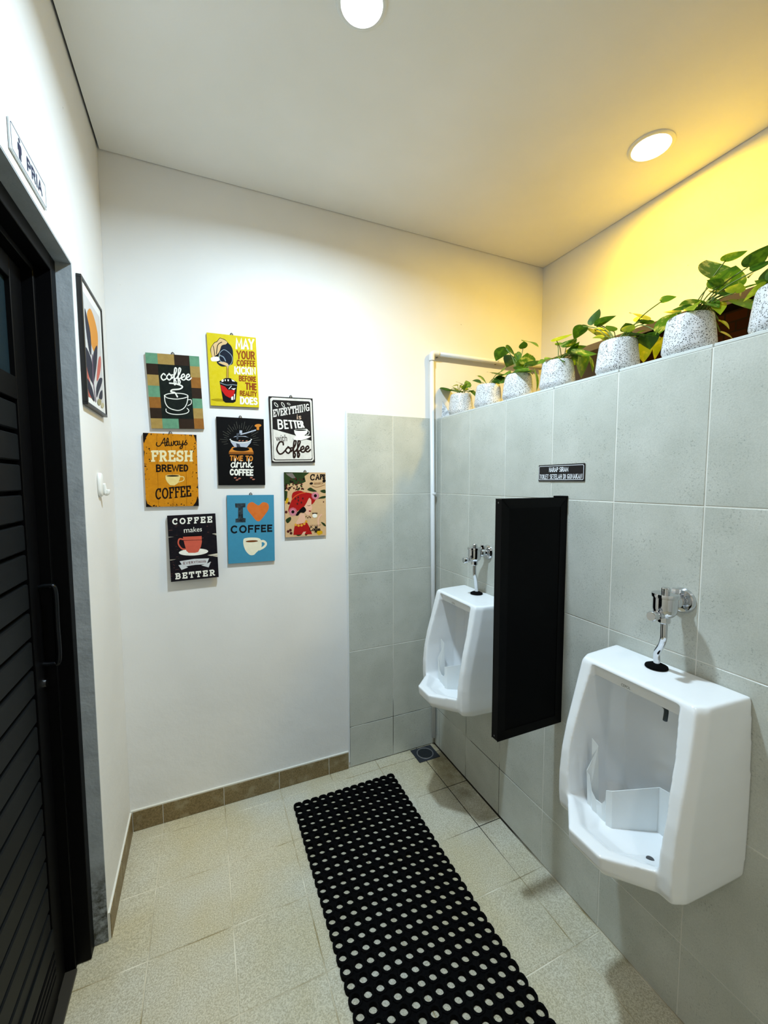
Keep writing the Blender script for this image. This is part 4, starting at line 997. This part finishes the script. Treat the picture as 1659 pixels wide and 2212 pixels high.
b.slab('CAFE', [(865, 190), (1310, 200), (1310, 320), (865, 390)], brn, 34, 3)
b.text('ARABICA', [(980, 440), (1260, 420), (1260, 480), (985, 510)], ink((130, 84, 40), .1), 3, .0)
b.ell(908, 470, 52, 34, brn, 3, rot=-8); b.ell(1290, 385, 46, 52, brn, 3, rot=40); b.line([(930, 540), (1080, 575), (1310, 500)], 10, ink((130, 84, 40), .1), 3)
b.text('with a cup of', [(885, 1690), (1220, 1660), (1220, 1715), (890, 1745)], ink((110, 60, 30), .1), 3, .0, .2)
b.cursive('Coffee', [(880, 1800), (1200, 1790), (1200, 1850), (880, 1870)], brn, 18, 4)
b.build(b.thing, b.front)

# ------------------------------------------------------------------ HARAP SIRAM sign on the tiles
t = thing('notice_sign', (XR-0.0006, 1.1055, 1.4995), 'small black plastic notice reading HARAP SIRAM TOILET SETELAH DI GUNAKAN', 'sign', rot=(0, 0, -math.pi/2))
W_, H_ = 0.208, 0.0605
box('plate', (-W_/2, -0.003, 0), (W_/2, 0, H_), plain('sign_black', (10, 10, 16), 0.25), t, 0.0012)
b = Board([(0, 0), (208, 0), (208, 60.5), (0, 60.5)], W_, H_)
SW = plain('sign_white', (232, 234, 238), 0.4)
b.sans('HARAP SIRAM', (53, 10, 140, 27), SW, 2.3, 1); b.sans('TOILET SETELAH DI GUNAKAN', (8, 35, 199, 52), SW, 2.2, 1)
b.line([(5, 6), (4, 8), (4, 52), (6, 55), (201, 55), (204, 52), (204, 8), (201, 5), (8, 5), (5, 6)], 1.7, SW, 1, 'border', 0)
b.build(t, -0.003)

# ------------------------------------------------------------------ PRIA sign over the door
t = thing('restroom_sign', (XL+0.0006, 1.187, 2.155), 'narrow white PRIA plate with man symbol above the black door', 'sign', rot=(0, 0, math.pi/2))
W_, H_ = 0.206, 0.0600
box('plate', (-W_/2, -0.004, 0), (W_/2, 0, H_), plain('acrylic_plate', (222, 228, 232), 0.2), t, 0.001)
NV = plain('sign_navy', (22, 30, 66), 0.4)
b = Board([(0, 0), (206, 0), (206, 60), (0, 60)], W_, H_)
b.line([(7, 5), (4, 8), (4, 52), (7, 56), (199, 56), (202, 52), (202, 8), (199, 5), (7, 5)], 1.3, NV, 1, 'border', 0)
b.sans('PRIA', (84, 16, 176, 45), NV, 6.2, 1)
b.ell(46, 13, 4.2, 4.8, NV, 1, 'man_symbol'); b.poly([(38, 20), (54, 20), (56, 24), (56, 36), (53, 36), (52, 26), (52, 52), (47, 52), (46.5, 38), (45.5, 38), (45, 52), (40, 52), (40, 26), (39, 36), (36, 36), (36, 24)], NV, 1, 'man_symbol')
b.build(t, -0.004)

# ------------------------------------------------------------------ framed botanical print by the corner
FT = 0.014
fy0, fy1, fz0, fz1 = 1.545, 1.828, 1.738, 2.124
t = thing('picture_frame', (XL+0.0006, (fy0+fy1)/2, fz0), 'black-framed print of orange sun and dark leaves beside the door', 'picture', rot=(0.0, 0, math.pi/2))
fw, fh = fy1-fy0, fz1-fz0
BF = plain('black_frame', (14, 14, 16), 0.4); e = 0.009
for a, b2 in (((-fw/2, 0), (fw/2, e)), ((-fw/2, fh-e), (fw/2, fh)), ((-fw/2, e), (-fw/2+e, fh-e)), ((fw/2-e, e), (fw/2, fh-e))):
    box('frame_bar', (a[0], -FT, a[1]), (b2[0], 0, b2[1]), BF, t, 0.0008)
box('mount', (-fw/2+e, -FT+0.004, e), (fw/2-e, -0.002, fh-e), plain('mount_paper', (232, 232, 230), 0.7), t)
b = Board([(155, 145), (438, 655), (515, 2095), (255, 1925)], fw, fh)
b.H = b.H
b.fullrect(.11, .09, .89, .90, ink((206, 204, 204), .1), 1, 'art_print')
orange = ink((208, 138, 52), .3, (216, 160, 70)); leafn = ink((46, 46, 60), .2); salmon = ink((196, 104, 92), .2); lil = ink((120, 96, 116), .2)
pr = 'art_print'
b.poly([(255, 700), (290, 630), (330, 700), (375, 860), (400, 1020), (395, 1180), (360, 1230), (310, 1100), (285, 900)], orange, 2, pr, 4)
b.poly([(222, 620), (260, 760), (300, 960), (315, 1240), (285, 1200), (240, 900)], leafn, 3, pr, 3)
b.poly([(405, 1330), (435, 1280), (440, 1420), (415, 1560), (385, 1600)], salmon, 3, pr, 3); b.poly([(238, 1300), (275, 1500), (300, 1640), (260, 1600)], salmon, 3, pr, 3); b.poly([(262, 1660), (320, 1840), (280, 1820)], salmon, 3, pr)
b.poly([(230, 1140), (300, 1270), (330, 1420), (345, 1640), (290, 1560), (250, 1400)], leafn, 4, pr, 3); b.poly([(388, 1130), (390, 1300), (370, 1500), (335, 1660), (325, 1400), (345, 1220)], leafn, 4, pr, 3)
b.poly([(252, 1560), (320, 1690), (360, 1880), (310, 1820), (265, 1700)], leafn, 5, pr, 3); b.poly([(455, 1570), (450, 1640), (410, 1760), (385, 1830), (380, 1700), (415, 1580)], leafn, 5, pr, 3); b.poly([(458, 1730), (460, 1830), (440, 1860), (415, 1830), (430, 1760)], leafn, 5, pr, 3)
b.line([(325, 1250), (340, 1600), (375, 1890)], 9, lil, 5, pr, 4); b.ell(420, 1890, 26, 45, ink((160, 150, 110), .3), 6, pr); b.ell(462, 1935, 20, 35, ink((196, 186, 150), .3), 6, pr)
b.build(t, -FT+0.004)
v, f = tube_geo(catmull([(-0.014, -0.004, fh), (-0.010, -0.006, fh+0.010), (0.004, -0.005, fh+0.012), (0.016, -0.006, fh+0.002)], 4), 0.0018, 6)
mesh_obj('hanging_loop', v, f, BF, t)

# ------------------------------------------------------------------ adhesive wall hook
t = thing('wall_hook', (XL+0.0006, 1.706, 1.450), 'small white oval plastic hook stuck on the wall near the corner', 'hook', rot=(0, 0, math.pi/2))
bm = bmesh.new(); pts = []
for k in range(28):
    a = 2*math.pi*k/28; c_, s_ = math.cos(a), math.sin(a)
    pts.append((0.026*math.copysign(abs(c_)**0.7, c_), 0.041+0.041*math.copysign(abs(s_)**0.75, s_)))
r0 = [bm.verts.new((x, 0, z)) for x, z in pts]; r1 = [bm.verts.new((x, -0.007, z)) for x, z in pts]; r2 = [bm.verts.new((x*0.85, -0.011, 0.041+(z-0.041)*0.88)) for x, z in pts]
for A_, B_ in ((r0, r1), (r1, r2)):
    for k in range(28): bm.faces.new((A_[k], A_[(k+1) % 28], B_[(k+1) % 28], B_[k]))
bm.faces.new(r2); bm.faces.new(r0[::-1]); bm_obj('back_plate', bm, WHITEP, t, True)
tube('hook_arm', catmull([(0.010, -0.010, 0.045), (0.012, -0.013, 0.028), (0.013, -0.015, 0.012), (0.014, -0.019, 0.010), (0.014, -0.022, 0.016), (0.014, -0.022, 0.024)], 4), [0.0075]*20+[0.006], WHITEP, t, 12)

# ------------------------------------------------------------------ potted pothos along the top of the partition
PX = 1.241                                   # pot axis, metres
def pot_mesh():
    prof = [(0.0, 0.0005), (0.053, 0.0005), (0.0605, 0.010), (0.0640, 0.019), (0.0635, 0.026), (0.0600, 0.060), (0.0555, 0.094), (0.0535, 0.103), (0.0510, 0.107), (0.0475, 0.1075), (0.0460, 0.104), (0.0465, 0.097)]
    o = lathe('pot', prof, (0, 0, 1), (0, 0, 0), TERR, None, 40); me = o.data; bpy.data.objects.remove(o); return me
POT = pot_mesh()
_o = lathe('soil', [(0.0005, 0.095), (0.024, 0.098), (0.0470, 0.096)], (0, 0, 1), (0, 0, 0), SOIL, None, 24); SOILM = _o.data; bpy.data.objects.remove(_o)

def leaf_geo(base, tip, width, roll, droop, fold):
    base, tip = Vector(base), Vector(tip); Ld = tip-base; Ln = Ld.length; L = Ld.normalized()
    view = (Vector(CAM)-(base+tip)/2).normalized()
    S = L.cross(view).normalized(); N = S.cross(L).normalized()
    S2 = S*math.cos(roll)+N*math.sin(roll); N2 = S2.cross(L).normalized()
    if N2.z < 0 and abs(N2.z) > 0.2: N2 = -N2
    prof = [(-.05, .30), (.0, .62), (.10, .88), (.24, 1.0), (.42, .94), (.60, .74), (.76, .48), (.89, .23), (1.0, .0)]
    V, Fc = [], []
    for t, wd in prof:
        hw = wd*width/2
        bend = -droop*Ln*(t-0.3)**2*1.2 if t > 0.3 else 0
        for k, u in enumerate((-1, -.55, 0, .55, 1)):
            tt = t
            if t < 0.05: tt = t-0.06*abs(u)+0.06 if u != 0 else 0.03
            p = base+L*(tt*Ln)+S2*(u*hw)+N2*(abs(u)**1.3*hw*fold+bend)
            V.append(p)
    for i in range(len(prof)-1):
        for k in range(4): Fc.append((i*5+k, i*5+k+1, (i+1)*5+k+1, (i+1)*5+k))
    return V, Fc

ZA = lambda x, y: (900+x*.2411, 480+y*.2411)
ZB = lambda x, y: (1200+x*.2767, 500+y*.2767)
def plant(yc, label, leaves, seed, rot, fill=0):
    rnd = random.Random(seed)
    org = Vector((PX, yc, ZT))
    t = thing('potted_pothos', org, label, 'potted plant', 'potted plants on the partition', )
    po = link(bpy.data.objects.new('pot', POT), t); po.rotation_euler = (0, 0, rot)
    link(bpy.data.objects.new('soil', SOILM), po)
    for (Z, b0, t0, wpx, kind, stem, *ov) in leaves:
        sc = .2411 if Z is ZA else .2767
        bx_ = PX+rnd.uniform(-0.03, 0.035); tx_ = bx_+rnd.uniform(-0.03, 0.03)
        if ov: bx_ = ov[0]; tx_ = ov[0]+0.012
        B_ = bp(*Z(*b0), 'x', bx_); T_ = bp(*Z(*t0), 'x', tx_)
        dist = (Vector(CAM)-B_).dot(-Vector(AX_F))
        wid = wpx*sc*dist/F_PX*rnd.uniform(1.75, 2.0)
        V, Fc = leaf_geo(B_-org, T_-org, wid, rnd.uniform(-0.28, 0.28), rnd.uniform(0.05, 0.25), rnd.uniform(0.05, 0.22))
        lo = mesh_obj('leaf', V, Fc, LEAFS[kind], t, True)
        sd = lo.modifiers.new('s', 'SUBSURF'); sd.levels = 1; sd.render_levels = 1
        if stem:
            a = rnd.uniform(0, 6.28); rr = rnd.uniform(0, 0.022)
            S0 = Vector((rr*math.cos(a), rr*math.sin(a), 0.090)); E0 = B_-org
            mid = (S0+E0)/2+Vector((rnd.uniform(-.008, .008), 0, 0.02+0.25*max(0, 0.11-E0.z)))
            hi = Vector(S0.lerp(E0, 0.5)); 
            if E0.z < 0.10: mid.z = max(mid.z, 0.135)
            tube('stem', catmull([S0, mid, E0+(T_-B_)*0.06], 6), 0.0016, STEM, t, 6)
    for k in range(fill):                      # low leaves crowding the rim
        a = 2*math.pi*(k+rnd.uniform(-0.3, 0.3))/max(fill, 1); d = Vector((math.cos(a), math.sin(a), 0)); h = rnd.uniform(0.112, 0.135)
        B_ = d*rnd.uniform(0.028, 0.045)+Vector((0, 0, h)); T_ = B_+d*rnd.uniform(0.030, 0.044)+Vector((0, 0, rnd.uniform(-0.030, 0.022)))
        V, Fc = leaf_geo(B_, T_, rnd.uniform(0.034, 0.050), rnd.uniform(-0.5, 0.5), 0.15, 0.15)
        lo = mesh_obj('leaf', V, Fc, LEAFS[rnd.choice('dgggvy')], t, True)
        sd = lo.modifiers.new('s', 'SUBSURF'); sd.levels = 1; sd.render_levels = 1
        tube('stem', catmull([Vector((d.x*0.012, d.y*0.012, 0.090)), Vector((d.x*0.022, d.y*0.022, h-0.004)), B_+(T_-B_)*0.05], 5), 0.0015, STEM, t, 6)
P1 = [(ZA, (305, 1500), (208, 1512), 72, 'd', 1), (ZA, (385, 1524), (285, 1498), 36, 'd', 1), (ZA, (372, 1462), (315, 1466), 42, 'y', 1), (ZA, (408, 1455), (352, 1424), 34, 'g', 1), (ZA, (428, 1505), (398, 1448), 48, 'y', 1), (ZA, (466, 1482), (440, 1403), 34, 'g', 1), (ZA, (465, 1524), (540, 1490), 24, 'd', 1), (ZA, (488, 1508), (532, 1552), 30, 'g', 1), (ZA, (415, 1500), (450, 1440), 40, 'g', 1)]
P2 = [(ZA, (548, 1378), (618, 1424), 46, 'v', 1), (ZA, (552, 1380), (536, 1372), 22, 'g', 0), (ZA, (760, 1372), (626, 1326), 52, 'd', 1), (ZA, (765, 1336), (802, 1286), 36, 'g', 1), (ZA, (752, 1446), (728, 1366), 70, 'd', 1), (ZA, (728, 1400), (806, 1346), 50, 'd', 1, 1.290), (ZA, (736, 1450), (764, 1396), 44, 'g', 1, 1.285), (ZA, (716, 1450), (760, 1440), 36, 'd', 1, 1.28)]
P3 = [(ZA, (802, 1122), (706, 1232), 96, 'd', 1), (ZA, (798, 1124), (890, 1192), 74, 'd', 1), (ZA, (872, 1206), (806, 1288), 84, 'd', 1), (ZA, (892, 1172), (916, 1292), 66, 'g', 1), (ZA, (955, 1132), (958, 1058), 44, 'd', 1), (ZA, (960, 1068), (1106, 1090), 56, 'v', 0), (ZA, (936, 1322), (1040, 1190), 116, 'g', 1), (ZA, (990, 1270), (990, 1168), 74, 'v', 1), (ZA, (1036, 1290), (1148, 1222), 112, 'd', 1), (ZA, (1050, 1330), (1090, 1512), 92, 'g', 1, 1.315), (ZA, (906, 1346), (1010, 1296), 56, 'g', 1), (ZA, (860, 1350), (815, 1372), 46, 'd', 1, 1.29), (ZA, (985, 1350), (1060, 1320), 40, 'd', 1)]
P4 = [(ZA, (1246, 1068), (1400, 990), 82, 'y', 1), (ZA, (1335, 1122), (1430, 1034), 112, 'v', 1), (ZA, (1262, 1104), (1318, 1068), 40, 'g', 1), (ZA, (1262, 1100), (1218, 1078), 24, 'y', 0), (ZA, (1390, 1156), (1526, 1094), 56, 'd', 1), (ZA, (1375, 1180), (1450, 1060), 60, 'd', 1), (ZA, (1410, 1180), (1624, 1166), 92, 'v', 1), (ZA, (1470, 1190), (1500, 1392), 150, 'g', 1, 1.30), (ZA, (1545, 1200), (1590, 1340), 100, 'v', 1, 1.325), (ZA, (1370, 1190), (1450, 1240), 110, 'd', 1), (ZA, (1250, 1226), (1390, 1178), 44, 'd', 1)]
P5 = [(ZB, (300, 722), (332, 598), 66, 'd', 1), (ZB, (318, 742), (472, 650), 104, 'd', 1), (ZB, (215, 736), (146, 832), 58, 'd', 1), (ZB, (216, 738), (280, 732), 26, 'd', 0), (ZB, (296, 762), (420, 852), 102, 'd', 1), (ZB, (562, 776), (546, 712), 54, 'd', 1), (ZB, (700, 690), (582, 618), 78, 'y', 1), (ZB, (676, 704), (640, 656), 62, 'g', 1), (ZB, (690, 722), (746, 676), 64, 'd', 1), (ZB, (820, 548), (948, 506), 46, 'v', 1), (ZB, (560, 812), (842, 806), 92, 'd', 1), (ZB, (690, 810), (752, 912), 140, 'd', 1), (ZB, (690, 866), (694, 1024), 66, 'y', 1, 1.30), (ZB, (825, 830), (768, 1002), 56, 'y', 1, 1.325), (ZB, (782, 786), (952, 628), 92, 'v', 1)]
P6 = [(ZB, (1278, 386), (1184, 214), 176, 'v', 1), (ZB, (1316, 234), (1504, 134), 66, 'g', 1), (ZB, (1322, 452), (1396, 262), 150, 'v', 1), (ZB, (1286, 430), (1184, 374), 74, 'g', 1), (ZB, (1330, 500), (1206, 440), 92, 'd', 1), (ZB, (1180, 556), (964, 574), 124, 'v', 1), (ZB, (1100, 596), (908, 608), 48, 'v', 1), (ZB, (1110, 600), (1000, 640), 36, 'g', 1), (ZB, (1400, 480), (1436, 398), 90, 'y', 1), (ZB, (1470, 440), (1440, 510), 66, 'y', 1), (ZB, (1506, 278), (1668, 96), 96, 'd', 1), (ZB, (1548, 312), (1700, 214), 86, 'd', 1), (ZB, (1556, 316), (1500, 358), 42, 'd', 0), (ZB, (1400, 470), (1630, 382), 30, 'g', 1), (ZB, (1420, 530), (1536, 604), 116, 'g', 1), (ZB, (1275, 700), (1362, 760), 84, 'y', 1, 1.30), (ZB, (1280, 780), (1392, 832), 64, 'y', 1, 1.31), (ZB, (1262, 560), (1290, 640), 60, 'y', 1)]
P7 = [(ZB, (1600, 500), (1512, 545), 74, 'd', 1), (ZB, (1660, 420), (1560, 372), 60, 'g', 1), (ZB, (1700, 400), (1720, 240), 100, 'v', 1), (ZB, (1740, 420), (1850, 300), 110, 'g', 1), (ZB, (1690, 440), (1790, 400), 80, 'd', 1)]
plant(1.838, 'speckled terrazzo pot with the lowest sprig of pothos, next to the corner pipe', P1, 1, 0.3, 2)
plant(1.614, 'speckled terrazzo pot with sparse pothos, second along from the corner pipe', P2, 2, 1.1, 3)
plant(1.413, 'speckled terrazzo pot with dark upright pothos, third along from the corner pipe', P3, 3, 2.3, 5)
plant(1.199, 'speckled terrazzo pot with yellow arching leaf, right above the black notice sign', P4, 4, 3.0, 6)
plant(0.951, 'speckled terrazzo pot with dark oval pothos leaves, fifth along from the corner pipe', P5, 5, 4.2, 6)
plant(0.736, 'speckled terrazzo pot with the fullest variegated pothos, sixth along from the corner pipe', P6, 6, 5.0, 7)
plant(0.530, 'speckled terrazzo pot farthest from the corner pipe, beyond the fullest pothos', P7, 7, 5.8, 6)

# a thin marbled offcut propped beside the end pot
t = thing('tile_offcut', (1.196, 1.915, ZT+0.0005), 'thin pointed grey marbled offcut propped beside the end pot', 'offcut')
mm = NT('grey_marble'); mm.col(mm.mix(mm.ramp(mm.noise(mm.pos(), 60, 5, 0.7), 0.4, 0.62), lin((222, 224, 226)), lin((128, 134, 140)))); mm.rough(0.4)
pts = [(-0.012, 0.018, 0), (0.030, -0.020, 0), (-0.004, 0.026, 0.088)]
bm = bmesh.new(); A_ = [bm.verts.new(p) for p in pts]; B_ = [bm.verts.new((p[0]+0.006, p[1]+0.005, p[2])) for p in pts]
bm.faces.new(A_); bm.faces.new(B_[::-1])
for k in range(3): bm.faces.new((A_[k], A_[(k+1) % 3], B_[(k+1) % 3], B_[k]))
bm_obj('slab', bm, mm.m, t)
